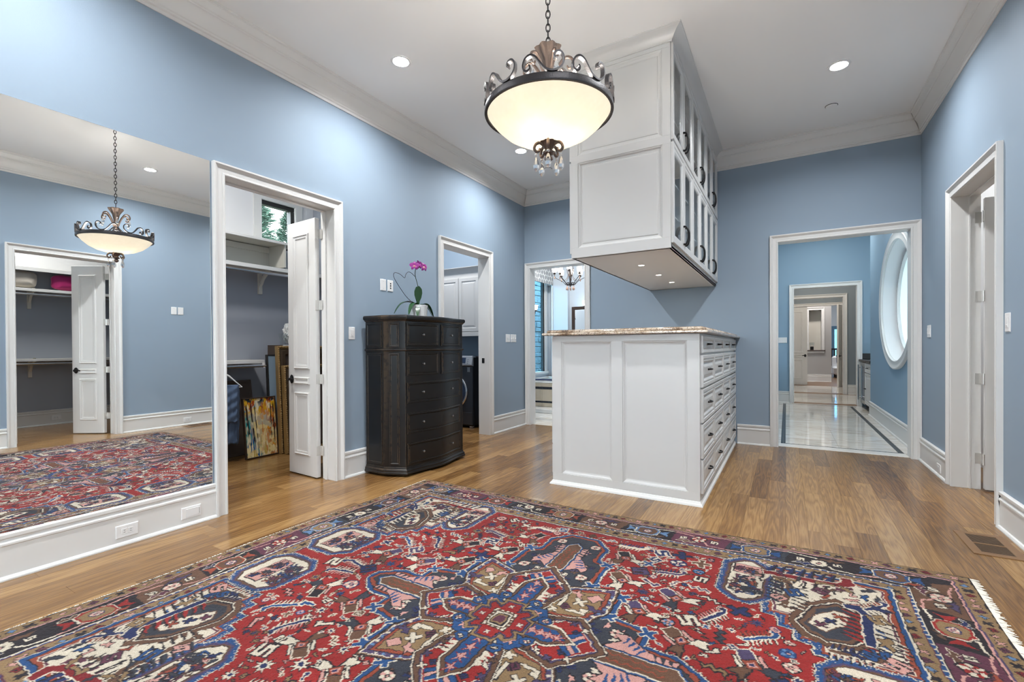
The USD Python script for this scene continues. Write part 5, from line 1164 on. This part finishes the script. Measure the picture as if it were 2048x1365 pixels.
def rod(name, x, y0, y1, z, label):
    t = thing(name, label, 'rod', (x, (y0 + y1) / 2, z))
    part(t, 'bar', tube([(x, y0, z), (x, y1, z)], .016, 14), 'chrome', smooth=40)
    part(t, 'holder', cat(*[cbox(x - .012, x + .012, y - .01, y + .01, z - .022, z + .036, .002) for y in (y0 + .02, y1 - .02)]), 'plastic_white')
    return t
rod('closet_rod', -5.17, CY0 + .01, 3.50, 2.09, 'upper chrome clothes rod in the left closet')
ls = closet_shelf('closet_rail_shelf', CX, -5.27, CY0 + .001, 3.20, 1.088, 'low white shelf above the lower clothes rod in the closet', lip=.04)
bracket(ls, CX, 2.2, 1.068, 1)
rod('closet_rod', -5.19, CY0 + .01, 3.17, 1.022, 'lower chrome clothes rod with the jeans hanger')
hg = thing('clothes_hanger', 'white wire hanger on the lower closet rod', 'hanger', (-5.19, 2.70, 1.02))
part(hg, 'wire', tube(spline([(-5.19, 2.683, 1.035), (-5.185, 2.70, 1.041), (-5.19, 2.715, 1.03), (-5.19, 2.70, .99), (-5.19, 2.70, .965)], 4), .0024, 6), 'plastic_white')
part(hg, 'shoulder', cat(tube([(-5.20, 2.69, .97), (-5.16, 2.745, .925), (-5.12, 2.79, .865), (-5.07, 2.835, .805)], [.006, .010, .006, .004], 8), tube([(-5.20, 2.69, .97), (-5.24, 2.66, .92), (-5.28, 2.62, .86), (-5.31, 2.58, .805)], [.006, .008, .006, .004], 8), tube([(-5.07, 2.835, .805), (-5.31, 2.58, .805)], .0045, 8)), 'plastic_white', smooth=50)
def cloth_drape(z0, z1, seed, w=.30, off=0., nx=26, nz=34):              # jeans folded over the hanger bar
    a, b = np.array([-5.27, 2.58]), np.array([-5.04, 2.80]); t = (b - a) / np.linalg.norm(b - a); m = np.array([t[1], -t[0]]); c = (a + b) / 2
    V = []
    for side in (1, -1):
        for j in range(nz):
            for i in range(nx):
                s = (i / (nx - 1) - .5) * w * (1 - .06 * j / nz); k = j / (nz - 1)
                d = side * (.012 + .020 * math.sin(min(k * 4, 1.57))) + off + .011 * math.sin(i * .9 + seed + k * 2.2) * min(1, k * 3) + .007 * math.sin(i * 2.3 + j * .35 + seed) * k + .008 * math.sin(j * .8 + i * .5)
                p = c + t * s + m * d; V.append([p[0], p[1], z1 - (z1 - z0) * k + .006 * math.sin(i * 1.3 + seed) * k])
    F = []; n = nx * nz; id_ = lambda s, j, i: s * n + j * nx + i
    for j in range(nz - 1):
        for i in range(nx - 1):
            F += [[id_(0, j, i), id_(0, j + 1, i), id_(0, j + 1, i + 1), id_(0, j, i + 1)], [id_(1, j, i), id_(1, j, i + 1), id_(1, j + 1, i + 1), id_(1, j + 1, i)]]
        for i in (0, nx - 1): F.append([id_(0, j, i), id_(1, j, i), id_(1, j + 1, i), id_(0, j + 1, i)] if i == 0 else [id_(0, j, i), id_(0, j + 1, i), id_(1, j + 1, i), id_(1, j, i)])
    for i in range(nx - 1): F += [[id_(0, 0, i), id_(0, 0, i + 1), id_(1, 0, i + 1), id_(1, 0, i)], [id_(0, nz - 1, i), id_(1, nz - 1, i), id_(1, nz - 1, i + 1), id_(0, nz - 1, i + 1)]]
    return np.array(V), np.array(F)
jn = thing('blue_jeans', 'faded blue jeans folded over the closet hanger', 'jeans', (-5.19, 2.70, .5))
part(jn, 'front_leg', cloth_drape(.44, .835, .4, .30, .030), 'denim', smooth=60)
part(jn, 'rear_leg', cloth_drape(.20, .825, 2.1, .27, -.018), 'denim', smooth=60)
def leaning(y0, y1, x0, z1, tilt, t):                                   # a board that leans back towards -x: its local frame and size
    a = math.radians(tilt); ey = np.array([-math.sin(a), 0, math.cos(a)]); ex = np.array([0, 1., 0])
    return (np.array([x0, y0, .002 + t * math.sin(a)]), ex, ey, np.cross(ex, ey)), y1 - y0, z1 / math.cos(a)
br = thing('brown_panel', 'plain brown backing board leaning on the closet wall', 'board', (-5.3, 3.0, 0))
fr, w, hh = leaning(2.42, 3.165, -5.345, .85, 9, .0)
part(br, 'board', put(ring_panel(w, hh, [(0, -.022), (0, 0), (.003, .003), (.03, .003), (.034, 0)]), fr), 'board_brown')
pt = thing('autumn_painting', 'framed autumn painting with dark tree trunks in yellow and blue', 'painting', (-5.18, 3.06, 0))
fr, w, hh = leaning(2.872, 3.250, -5.075, .665, 6, .02)
part(pt, 'frame', put(open_ring(w, hh, [(0, -.02), (0, .010), (.003, .013), (.010, .013), (.012, .004), (.012, -.004)]), fr), 'frame_side')
nx, nz = 76, 132; gx, gz = np.meshgrid(np.linspace(0, 1, nx), np.linspace(0, 1, nz)); NZ = lambda sx, sz, s, o=3: meshkit.fbm(np.stack([gx * sx, gz * sz, gx * 0], -1), o, s)
base = np.array(lin(206, 172, 74)) * (1 - gz[..., None]) + np.array(lin(188, 196, 196)) * gz[..., None]; pc_ = base.copy()
def blend(mask, rgb): pc_[:] = pc_ * (1 - np.clip(mask, 0, 1)[..., None]) + np.array(lin(*rgb)) * np.clip(mask, 0, 1)[..., None]
S_ = lambda v, a, b: np.clip((v - a) / (b - a), 0, 1)
blend(S_(NZ(7, 9, 1), .5, .56) * S_(gx, .35, .7), (226, 150, 40)); blend(S_(NZ(9, 14, 2), .52, .57), (236, 214, 150)); blend(S_(NZ(8, 5, 3), .46, .52) * S_(.55 - gx - gz * .6, 0, .15), (28, 92, 150)); blend(S_(NZ(9, 9, 12), .52, .56) * S_(.6 - gx - gz * .5, 0, .2), (40, 150, 150))
blend(S_(NZ(10, 10, 4), .5, .55) * S_(gz, .70, .84), (170, 74, 24)); blend(S_(NZ(11, 12, 5), .5, .54) * S_(gz, .84, .95), (38, 52, 60)); blend(S_(NZ(12, 12, 6), .56, .6) * S_(gz, .66, .8), (226, 176, 40)); blend(S_(NZ(10, 8, 7), .52, .57) * S_(.45 - np.abs(gx - .95), .1, .4) * S_(.8 - gz, 0, .2), (158, 72, 30))
for x0, wd, z0, le in ((.06, .020, .22, .08), (.20, .016, .26, .10), (.32, .011, .30, .08), (.86, .010, .34, -.03), (.95, .014, .26, -.02)): blend(S_(wd * 1.9 - np.abs(gx - x0 - le * (1 - gz) - .012 * (NZ(2, 14, int(x0 * 90)) - .5)), 0, wd) * S_(gz, z0 - .06, z0) * S_(.92 - gz, 0, .06), (34, 24, 26))
blend(S_(NZ(26, 8, 8, 2), .60, .66) * S_(.4 - gz, 0, .2), (244, 226, 170)); blend(S_(NZ(16, 7, 9, 2), .62, .70) * .8, (246, 234, 200)); blend(S_(NZ(18, 9, 15, 2), .64, .72) * S_(gx, .4, .6) * .8, (206, 120, 40))
pv = np.stack([gx * (w - .024) + .012, gz * (hh - .024) + .012, .0015 + .002 * NZ(30, 40, 10)], -1).reshape(-1, 3); ix = np.arange(nx * nz).reshape(nz, nx)
part(pt, 'canvas', put((pv, np.stack([ix[:-1, :-1], ix[:-1, 1:], ix[1:, 1:], ix[1:, :-1]], -1).reshape(-1, 4)), fr), 'oil_paint', smooth=True, col=pc_.reshape(-1, 3))
cb = thing('blue_canvas', 'pale blue stretched canvas with dark edge next to the gold frame', 'painting', (-5.1, 3.24, 0))
fr, w, hh = leaning(3.195, 3.345, -5.145, 1.145, 3, .03)
part(cb, 'frame', put(open_ring(w, hh, [(0, -.03), (0, .008), (.002, .010), (.010, .010), (.012, .004), (.012, -.004)]), fr), 'slot_dark')
part(cb, 'canvas', put(move(ring_panel(w - .024, hh - .024, [(0, -.002), (0, .002), (.006, .004)]), .012, .012, 0), fr), 'canvas_blue')
def gold_frame(name, y0, y1, x0, z1, label, tilt, wide):
    t = thing(name, label, 'picture frame', (x0, (y0 + y1) / 2, 0)); fr, w, hh = leaning(y0, y1, x0, z1, tilt, .03)
    part(t, 'moulding', put(open_ring(w, hh, [(0, -.03), (0, .018), (.006, .026), (.024, .026), (.030, .012), (.038, .010)]), fr), 'gold')
    part(t, 'inner_moulding', put(move(open_ring(w - .076, hh - .076, [(0, .002), (0, .012), (.02, .022), (wide, .018), (wide + .012, .004), (wide + .014, -.01)]), .038, .038, 0), fr), 'gold_dark')
    bd = []
    for k in range(int(hh / .021)): bd.append(ball((.014, .012 + k * .021, .026), .0085, 1, 1.35, .9, 1))
    for k in range(int(w / .021)): bd.append(ball((.014 + k * .021, hh - .014, .026), .0085, 1.35, 1, .9, 1))
    part(t, 'rope_edge', put(cat(*bd), fr), 'gold', smooth=True, kind='stuff')
    part(t, 'backing', put(move(ring_panel(w - .04, hh - .04, [(0, -.02), (0, -.008)]), .02, .02, 0), fr), 'board_brown')
gold_frame('gold_frame', 3.243, 3.95, -5.03, 1.245, 'tall ornate gold frame leaning behind the open closet leaf', 3, .06)
gold_frame('gold_frame', 3.262, 3.98, -4.955, 1.02, 'lower gold frame standing in front of the taller gold one', 3, .05)
vs = thing('glass_vase', 'clear glass vase on the closet shelf above the gold frame', 'vase', (-5.36, 3.46, 1.25))
solo_shelf = closet_shelf('closet_box', CX, -5.24, 3.42, 3.70, 1.262, 'small brown box shelf carrying the glass vase', lip=.02, m='board_brown')
part(solo_shelf, 'side', cat(cbox(CX, -5.24, 3.42, 3.44, 1.0, 1.242, .002), cbox(CX, -5.24, 3.68, 3.70, 1.0, 1.242, .002), cbox(CX, -5.24, 3.44, 3.68, 1.0, 1.02, .002)), 'board_brown')
part(vs, 'glass', lathe([(0, 1.264), (.032, 1.264), (.036, 1.268), (.040, 1.33), (.056, 1.40), (.054, 1.40), (.037, 1.33), (.033, 1.275), (0, 1.272)], (-5.32, 3.475, 0), 24), 'clear_glass', smooth=40)
tis = thing('crumpled_paper', 'crumpled white wrapping paper beside the glass vase', 'paper', (-5.33, 3.53, 1.27))
s = trimesh.creation.icosphere(subdivisions=4, radius=1.0); v = np.asarray(s.vertices); r = 1 + 1.1 * (meshkit.fbm(v * 2.6 + 9, 4, 4) - .5) + .35 * (meshkit.noise(v * 9 + 3, 7) - .5)
part(tis, 'sheet', (v * r[:, None] * [.065, .065, .12] + [-5.38, 3.60, 1.41], np.asarray(s.faces)), 'crumpled_white', smooth=20)
# ---------------------------------------------------------------- closet seen in the mirror
RX = 3.226
for nm, z, lip, lab in (('side_closet_shelf', 1.085, .04, 'lower white shelf of the closet seen in the mirror'), ('side_closet_shelf', 2.175, .045, 'upper white shelf holding two cushions, seen in the mirror')):
    t = closet_shelf(nm, RX - .30, RX, .46, 3.92, z, lab, lip=lip, face=-1); bracket(t, RX, 2.44, z - .02, -1); bracket(t, RX, 1.2, z - .02, -1)
tt = closet_shelf('storage_shelf', RX - .33, RX, .46, 3.92, 2.50, 'white shelf box top above the cushions seen in the mirror', lip=.06, face=-1)
rod('closet_rod', RX - .30, .5, 3.9, 1.005, 'lower chrome rod of the closet seen in the mirror'); rod('closet_rod', RX - .30, .5, 3.9, 2.085, 'upper chrome rod of the closet seen in the mirror')
def cushion(name, c, w, d, hh, yaw, m, label):
    s = trimesh.creation.icosphere(subdivisions=4, radius=1.); v = np.asarray(s.vertices).copy(); sg = np.sign(v); v = sg * np.abs(v) ** .55; v /= np.abs(v).max(0)
    p = 1 - .5 * np.maximum(np.abs(v[:, 0]), np.abs(v[:, 2])) ** 3; v = v * [w / 2, d / 2, hh / 2]; v[:, 1] *= p
    v += (.012 * (meshkit.noise(v * 14 + 5, 2) - .5))[:, None]
    t = thing(name, label, 'cushion', c); part(t, 'cover', move(rotz((v, np.asarray(s.faces)), yaw), c[0], c[1], c[2] + hh / 2 + .008), m, smooth=60)
    return t
cushion('cushion', (RX - .18, 2.86, 2.18), .42, .16, .25, 84, 'cushion_pink', 'bright pink cushion on the upper shelf seen in the mirror')
cushion('cushion', (RX - .18, 2.32, 2.18), .34, .18, .26, 94, 'cushion_beige', 'beige cushion on the upper shelf seen in the mirror')
# ---------------------------------------------------------------- laundry
lc = thing('laundry_cabinet', 'white wall cabinets with raised doors above the washer', 'cabinet', (-4.5, 6.18, 1.41))
part(lc, 'body', cbox(-5.35, XL - .02, 6.02, 6.349, 1.41, 2.47, .002), 'cabinet_white')
x = -5.34
for i in range(4):
    part(lc, 'door', put(ring_panel(.392, .86, [(0, 0), (0, .018), (.003, .02), (.055, .02), (.062, .010), (.072, .010), (.098, .018)]), frame((x, 6.02, 1.475), '-y')), 'cabinet_white'); x += .400
part(lc, 'crown', mould([(-5.38, 6.02), (XL - .005, 6.02)][::-1], [(a, b + 2.50 - H) for a, b in UC], fc), 'cabinet_white', smooth=25)
part(lc, 'bottom_rail', cbox(-5.35, XL - .02, 5.995, 6.02, 1.40, 1.465, .004), 'cabinet_white')
ws = thing('washing_machine', 'dark gray front loading washing machine behind the laundry doorway', 'washing machine', (-4.40, 6.0, 0))
WX0, WX1, WY = -4.755, -4.065, 5.70
part(ws, 'body', cbox(WX0, WX1, WY, 6.33, .03, .95, .02), 'washer_gray'); part(ws, 'top', cbox(WX0, WX1, WY + .10, 6.33, .95, 1.08, .012), 'black_side')
part(ws, 'side', cbox(WX1 - .002, WX1 + .012, WY + .03, 6.32, .04, 1.07, .004), 'black_side')
a = np.array([0, .22, .98]); a /= np.linalg.norm(a); fr = (np.array([WX0, WY - .005, .945]), np.array([1., 0, 0]), a, np.cross([1., 0, 0], a))
cp = part(ws, 'control_panel', put(ring_panel(WX1 - WX0, .155, [(0, -.06), (0, 0), (.006, .012), (.02, .016)]), fr), 'washer_panel')
part(cp, 'display', put(move(ring_panel(.30, .085, [(0, 0), (.002, .003)]), .27, .035, .016), fr), 'display')
part(cp, 'button', put(cat(*[move(ring_panel(.022, .012, [(0, 0), (.002, .004)]), .60, .03 + k * .03, .016) for k in range(3)]), fr), 'chrome')
for k in range(5): part(cp, 'marking', put(move(ring_panel(.05, .005, [(0, 0), (.0005, .001)]), .50, .035 + .018 * k, .0165), fr), 'washer_panel')
fr = frame((-4.41, WY, .55), '-y'); th = np.linspace(0, 2 * PI, 41)
part(ws, 'door_ring', put(tube([(.245 * math.cos(t), .245 * math.sin(t), .012) for t in th], .022, 8, caps=False), fr), 'chrome', smooth=50)
part(ws, 'door_glass', put(lathe([(.235, .0), (.20, .02), (.12, .035), (0, .04)], (0, 0, 0), 36), fr), 'display', smooth=50)
part(ws, 'emblem', put(move(ring_panel(.05, .07, [(0, 0), (.004, .003)]), .25, .30, 0), fr), 'steel')
part(ws, 'kick_panel', cbox(WX0 + .01, WX1 - .01, WY - .006, WY + .02, .05, .24, .004), 'washer_gray')
part(ws, 'foot', cat(*[cbox(xx, xx + .05, yy, yy + .05, 0, .03, .004) for xx in (WX0 + .03, WX1 - .08) for yy in (WY + .03, 6.24)]), 'chrome')
# ---------------------------------------------------------------- bathroom
tb = thing('tub_surround', 'cream tiled tub surround with bands of black tile', 'bathtub', (-3.9, 8.5, 0))
TX0, TX1, TY = BL + .002, -2.72, 7.98
part(tb, 'core', box(TX0, TX1, TY + .012, BF - .12, .0, .535), 'grout'); part(tb, 'step', cbox(TX0, TX1 + .1, TY - .32, TY + .012, 0, .075, .006), 'marble_plain')
for z0, z1, sz, m in ((.078, .152, .30, 'tile_cream'), (.155, .185, .03, 'tile_black'), (.188, .412, .30, 'tile_cream'), (.415, .458, .043, 'tile_black'), (.461, .533, .30, 'tile_cream')):
    n = int((TX1 - TX0) / sz)
    for i in range(n): part(tb, 'tile', cbox(TX0 + (TX1 - TX0) * i / n + .0015, TX0 + (TX1 - TX0) * (i + 1) / n - .0015, TY, TY + .014, z0, z1, .0015), m)
part(tb, 'deck', cat(cbox(TX0, TX1 + .02, TY - .02, TY + .16, .535, .562, .006), cbox(TX0, TX1 + .02, BF - .30, BF - .12, .535, .562, .006), cbox(TX0, TX0 + .12, TY + .16, BF - .30, .535, .562, .006), cbox(TX1 - .16, TX1 + .02, TY + .16, BF - .30, .535, .562, .006)), 'marble_plain')
tw = thing('folded_towels', 'folded navy towel lying on a white one on the tub deck', 'towel', (-4.15, 8.08, .562))
part(tw, 'white_towel', cbox(-4.42, -3.75, 7.985, 8.12, .563, .580, .008), 'towel_white', label='white lower towel'); part(tw, 'navy_towel', cbox(-4.40, -3.77, 7.99, 8.11, .580, .604, .010), 'towel_navy', label='navy upper towel')
vl = thing('window_valance', 'white valance with gray leaf print over the bathroom window', 'valance', (BL + .1, 9.05, 2.62))
nx, nz = 130, 60; gx, gz = np.meshgrid(np.linspace(8.30, 9.565, nx), np.linspace(2.63, 3.25, nz)); colv = np.tile(np.array(lin(218, 219, 218)), (nz, nx, 1))
for i in range(16):
    for j in range(7):
        cx_, cz_ = 8.28 + i * .086 + .043 * (j % 2), 2.66 + j * .10; d = ((gx - cx_ - .2 * (gz - cz_) * (1 if (i + j) % 2 else -1)) / .034) ** 2 + ((gz - cz_) / .048) ** 2
        colv[d < 1] = lin(150, 152, 155)
ix = np.arange(nx * nz).reshape(nz, nx); fx = BL + .155 + .006 * np.sin(gx * 22)
V = np.stack([fx, gx, gz], -1).reshape(-1, 3); F = np.stack([ix[:-1, :-1], ix[:-1, 1:], ix[1:, 1:], ix[1:, :-1]], -1).reshape(-1, 4)
part(vl, 'cloth', cat((V, F), (V - [.012, 0, 0], F[:, ::-1])), 'valance_cloth', smooth=False, col=np.vstack([colv.reshape(-1, 3)] * 2))
part(vl, 'return', cbox(BL, BL + .145, 9.553, 9.565, 2.63, 3.25, .002), 'towel_white')
def sconce(x, y, z, face, label):
    t = thing('wall_sconce', label, 'wall lamp', (x, y, z)); dx, dy = face; c = (x + dx * .13, y + dy * .13, z)
    part(t, 'backplate', ball((x + dx * .006, y + dy * .006, z - .06), .045, .25 if dx else 1, 1 if dx else .25, 1.4, 2), 'iron', smooth=True)
    part(t, 'arm', tube(spline([(x, y, z - .07), (x + dx * .06, y + dy * .06, z - .11), (x + dx * .12, y + dy * .12, z - .09), (c[0], c[1], z - .03)]), .009, 8), 'iron', smooth=True)
    part(t, 'cup', lathe([(0, -.035), (.035, -.03), (.04, -.015), (.03, -.01)], c, 16), 'iron', smooth=40)
    part(t, 'glass_shade', lathe([(.028, -.014), (.052, .02), (.060, .07), (.064, .10), (.060, .10), (.054, .07), (.045, .02), (.02, -.008)], c, 20), 'shade_glow', smooth=50)
sconce(BL, 8.74, 2.02, (1, 0), 'glowing wall sconce left of the bathroom window'); sconce(-3.78, BF, 2.13, (0, -1), 'glowing wall sconce above the brown bathroom mirror')
bm = thing('bath_mirror', 'dark brown framed mirror on the far bathroom wall', 'mirror', (-3.78, BF, 1.5))
fr = frame((-4.135, BF - .002, .80), '-y')
part(bm, 'frame', put(open_ring(.86, 1.32, [(0, 0), (0, .03), (.008, .036), (.03, .030), (.055, .022), (.066, .010), (.066, .004)]), fr), 'brown_frame', smooth=25)
part(bm, 'glass', put(move(ring_panel(.728, 1.188, [(0, 0), (0, .004), (.02, .006)]), .066, .066, .002), fr), 'mirror')
chx, chy, chz = -3.655, 8.45, 2.46
ch = thing('chandelier', 'iron chandelier with lit glass cups and amber crystals in the bathroom', 'chandelier', (chx, chy, H))
part(ch, 'column', lathe([(0, chz - .06), (.012, chz - .05), (.03, chz - .02), (.036, chz), (.022, chz + .03), (.012, chz + .06), (.016, chz + .10), (.026, chz + .14), (.014, chz + .20), (.010, chz + .34), (.02, chz + .38), (.006, chz + .42), (.005, H)], (chx, chy, 0), 16), 'iron', smooth=40)
for i in range(8):
    a = i * PI / 4 + .35; R = .265 if i % 2 else .31; zt = chz + (.20 if i % 2 else .235); P = lambda r, z_: (chx + r * math.cos(a), chy + r * math.sin(a), z_)
    part(ch, 'arm', tube([P(r, z_) for r, z_ in spline([(.02, chz), (.08, chz - .015), (.16, chz + .06), (R - .02, chz + .13), (R, zt - .035)], 5)], .006, 6), 'iron', smooth=True)
    part(ch, 'scroll', tube([P(r, z_) for r, z_ in spline([(.02, chz + .01), (.07, chz + .03), (.095, chz), (.075, chz - .02), (.06, chz)], 4)], .005, 6), 'iron', smooth=True)
    part(ch, 'upper_stay', tube([P(r, z_) for r, z_ in spline([(.015, chz + .40), (.07, chz + .30), (.05, chz + .16), (.12, chz + .06)], 5)], .0035, 5), 'bronze', smooth=True)
    part(ch, 'candle_cup', lathe([(0, -.04), (.02, -.036), (.024, -.018), (.012, -.01), (.03, 0)], P(R, zt), 12), 'bronze', smooth=40)
    part(ch, 'glass_shade', lathe([(.026, 0), (.045, .015), (.050, .05), (.052, .105), (.049, .105), (.046, .05), (.04, .018), (.02, .006)], P(R, zt), 20), 'shade_glow', smooth=50)
    part(ch, 'crystal', cat(drop(*P(R, zt - .045), 1.0), drop(*P(.075, chz - .03), 1.1)), 'amber_crystal')
# ---------------------------------------------------------------- hall
cbx = 1.29
hcab = thing('bar_cabinet', 'white bar cabinet with drawer and door in the hall niche', 'cabinet', (1.6, 10.55, 0))
part(hcab, 'body', cbox(cbx, NX - .002, NY + .002, 10.93, .10, .90, .002), 'cabinet_white'); part(hcab, 'plinth', cbox(cbx + .06, NX - .002, NY + .002, 10.93, 0, .10, .002), 'slot_dark')
for z0, z1 in ((.12, .70), (.715, .885)):
    d = part(hcab, 'door' if z1 < .8 else 'drawer', put(ring_panel(.72, z1 - z0, DP), frame((cbx, 10.915, z0), '-x')), 'cabinet_white')
    part(d, 'pull', put(move(bow_pull(.10, .03), .10 if z1 < .8 else .36, (z1 - z0) * .5, .018), frame((cbx, 10.915, z0), '-x')), 'black_metal')
wc = thing('wine_cooler', 'stainless wine cooler with bar handle in the hall niche', 'wine cooler', (1.6, 11.25, 0))
part(wc, 'body', cbox(cbx + .03, NX - .002, 10.94, 11.58, .06, .90, .003), 'slot_dark'); part(wc, 'foot', cbox(cbx + .08, NX - .01, 10.96, 11.56, 0, .06, .003), 'slot_dark')
dd = part(wc, 'door', put(open_ring(.63, .80, [(0, 0), (0, .04), (.004, .044), (.07, .044), (.074, .03), (.074, 0)]), frame((cbx + .03, 11.575, .09), '-x')), 'steel')
part(dd, 'glass', put(move(ring_panel(.49, .66, [(0, 0), (0, .01)]), .07, .07, .02), frame((cbx + .03, 11.575, .09), '-x')), 'display')
part(dd, 'handle', cat(tube([(cbx - .055, 11.50, .84), (cbx - .055, 11.50, .14)], .012, 10), tube([(cbx - .01, 11.50, .78), (cbx - .055, 11.50, .78)], .008, 8), tube([(cbx - .01, 11.50, .2), (cbx - .055, 11.50, .2)], .008, 8)), 'steel', smooth=40)
bc = thing('bar_countertop', 'dark polished stone countertop with backsplash in the hall niche', 'countertop', (1.6, 10.88, .9))
part(bc, 'slab', cbox(cbx - .04, NX - .002, NY + .002, HF - .002, .901, .945, .008), 'black_side'); part(bc, 'backsplash', cat(cbox(cbx, NX - .002, HF - .024, HF - .002, .945, 1.06, .003), cbox(NX - .024, NX - .002, NY + .002, HF - .024, .945, 1.06, .003)), 'black_side')
def ceiling_fixture(x, y, label):
    t = thing('ceiling_fixture', label, 'ceiling lamp', (x, y, H))
    part(t, 'rod', lathe([(.05, H), (.05, H - .02), (.012, H - .03), (.010, 2.78), (0, 2.78)], (x, y, 0), 16), 'iron', smooth=40)
    part(t, 'glass_bowl', lathe([(.16, 2.80), (.155, 2.775), (.11, 2.735), (.05, 2.70), (0, 2.695), (0, 2.70), (.05, 2.705), (.105, 2.742), (.15, 2.80)], (x, y, 0), 32), 'fixture_glow', smooth=50)
    part(t, 'finial', lathe([(0, 2.70), (.05, 2.695), (.045, 2.675), (.02, 2.655), (.022, 2.63), (.008, 2.60), (0, 2.598)], (x, y, 0), 16), 'iron', smooth=40)
ceiling_fixture(.70, 13.0, 'nearer glass bowl ceiling lamp beyond the hall'); ceiling_fixture(.66, 15.7, 'farther glass bowl ceiling lamp before the double doors')
nt = thing('niche_frame', 'white framed wall niche with dark sill at the far end', 'niche', (.84, G1, 1.05))
part(nt, 'casing', put(mould([(.665, 1.08), (.665, 2.44), (1.02, 2.44), (1.02, 1.08)], CAS, frame((0, G1, 0), '-y')), (np.zeros(3), np.eye(3)[0], np.eye(3)[1], np.eye(3)[2])), 'trim_white', smooth=25)
part(nt, 'sill', cbox(.56, 1.13, G1 - .07, G1 + .28, 1.05, 1.08, .006), 'brown_frame'); part(nt, 'apron', cbox(.58, 1.10, G1 - .03, G1, .97, 1.05, .004), 'trim_white')
dc = thing('decanter', 'clear stemmed glasses standing on the niche sill', 'glassware', (.76, G1 + .1, 1.08))
for xx in (.72, .79): part(dc, 'goblet', lathe([(0, 1.081), (.03, 1.081), (.004, 1.09), (.004, 1.22), (.03, 1.25), (.035, 1.34), (.032, 1.34), (.027, 1.25), (0, 1.235)], (xx, G1 + .1, 0), 16), 'clear_glass', smooth=40)
solo('dark_box', cbox(.70, .80, G1 + .0, G1 + .06, 1.081, 1.20, .004), 'black_metal', 'small black box on the niche sill below the glasses', 'box')
sf = thing('white_sofa', 'white sofa end seen through the distant doorway', 'sofa', (2.0, 21.8, 0))
part(sf, 'seat', cbox(1.55, 2.9, 21.3, 22.2, .12, .42, .05), 'sofa_white', smooth=40); part(sf, 'back', cbox(1.55, 2.9, 22.1, 22.4, .3, .82, .06), 'sofa_white', smooth=40); part(sf, 'foot', cat(*[cbox(a, a + .06, b, b + .06, 0, .12, .004) for a in (1.6, 2.8) for b in (21.35, 22.1)]), 'chair_black')
cushion('cushion', (1.95, 21.75, .42), .60, .26, .56, 10, 'cushion_blue', 'dark blue cushion on the distant white sofa')
bk = thing('black_bench', 'black slatted chair back behind the distant sofa', 'chair', (1.75, 23.2, 0))
part(bk, 'back', cat(*[cbox(1.5 + k * .09, 1.54 + k * .09, 23.2, 23.24, .45, 1.05, .004) for k in range(7)], cbox(1.46, 2.12, 23.19, 23.25, 1.05, 1.12, .006)), 'chair_black'); part(bk, 'seat', cbox(1.46, 2.12, 22.75, 23.25, .42, .47, .01), 'chair_black'); part(bk, 'leg', cat(*[cbox(a, a + .04, b, b + .04, 0, .42, .003) for a in (1.48, 2.06) for b in (22.78, 23.2)]), 'chair_black')
# ---------------------------------------------------------------- outside the windows
def conifer(name, x, y, hgt, r, label, seed, z0=-.13):
    t = thing(name, label, 'tree', (x, y, z0)); g = np.random.default_rng(seed)
    part(t, 'trunk', tube([(x, y, z0), (x + .05, y, z0 + hgt * .5), (x, y, z0 + hgt * .97)], [hgt * .018, hgt * .012, .01], 8), 'bark', smooth=True)
    V, F = [], []
    for i in range(6000):
        k = g.uniform(.12, 1) ** .8; z = z0 + hgt * k; rad = r * (1 - k) ** .8 * (.72 + .5 * math.sin(k * 46 + seed) ** 2) + .04; a = int(g.integers(9)) * .7 + k * 17 + g.normal(0, .22); d = rad * math.sqrt(g.uniform(.05, 1))
        c = np.array([x + d * math.cos(a), y + d * math.sin(a), z - d * .22 + g.normal(0, .03)]); u = np.array([math.cos(a), math.sin(a), g.normal(.1, .35)]); u /= np.linalg.norm(u); s = np.cross(u, g.normal(size=3)); s /= np.linalg.norm(s); L = .15 * g.uniform(.6, 1.3) * hgt / 7
        o = len(V); V += [c - u * L * .3, c + s * L * .22, c + u * L, c - s * L * .22]; F += [[o, o + 1, o + 2], [o, o + 2, o + 3]]
    part(t, 'foliage', (np.array(V), np.array(F)), 'conifer', kind='stuff')
conifer('pine_tree', -16.0, 9.35, 9.4, 1.2, 'dark pine at the left of the small closet window', 3)
conifer('pine_tree', -17.6, 11.75, 6.95, 1.7, 'dark pointed pine at the right of the small closet window', 11)
st = thing('garden_stone_wall', 'blue gray rough stone wall outside the bathroom window', 'wall', (-8.6, 16.0, -.13)); g = np.random.default_rng(5)
part(st, 'mortar', box(-8.9, -8.66, 12.0, 19.5, -.13, 5.2), 'grout')
z = -.12
while z < 5.0:
    hh = g.uniform(.16, .30); y = 12.0
    while y < 19.4:
        L = min(g.uniform(.25, .7), 19.5 - y); part(st, 'stone', cbox(-8.7, -8.64 + g.uniform(0, .05), y + .008, y + L - .008, z + .008, z + hh - .008, .018), 'stone_outside'); y += L
    z += hh
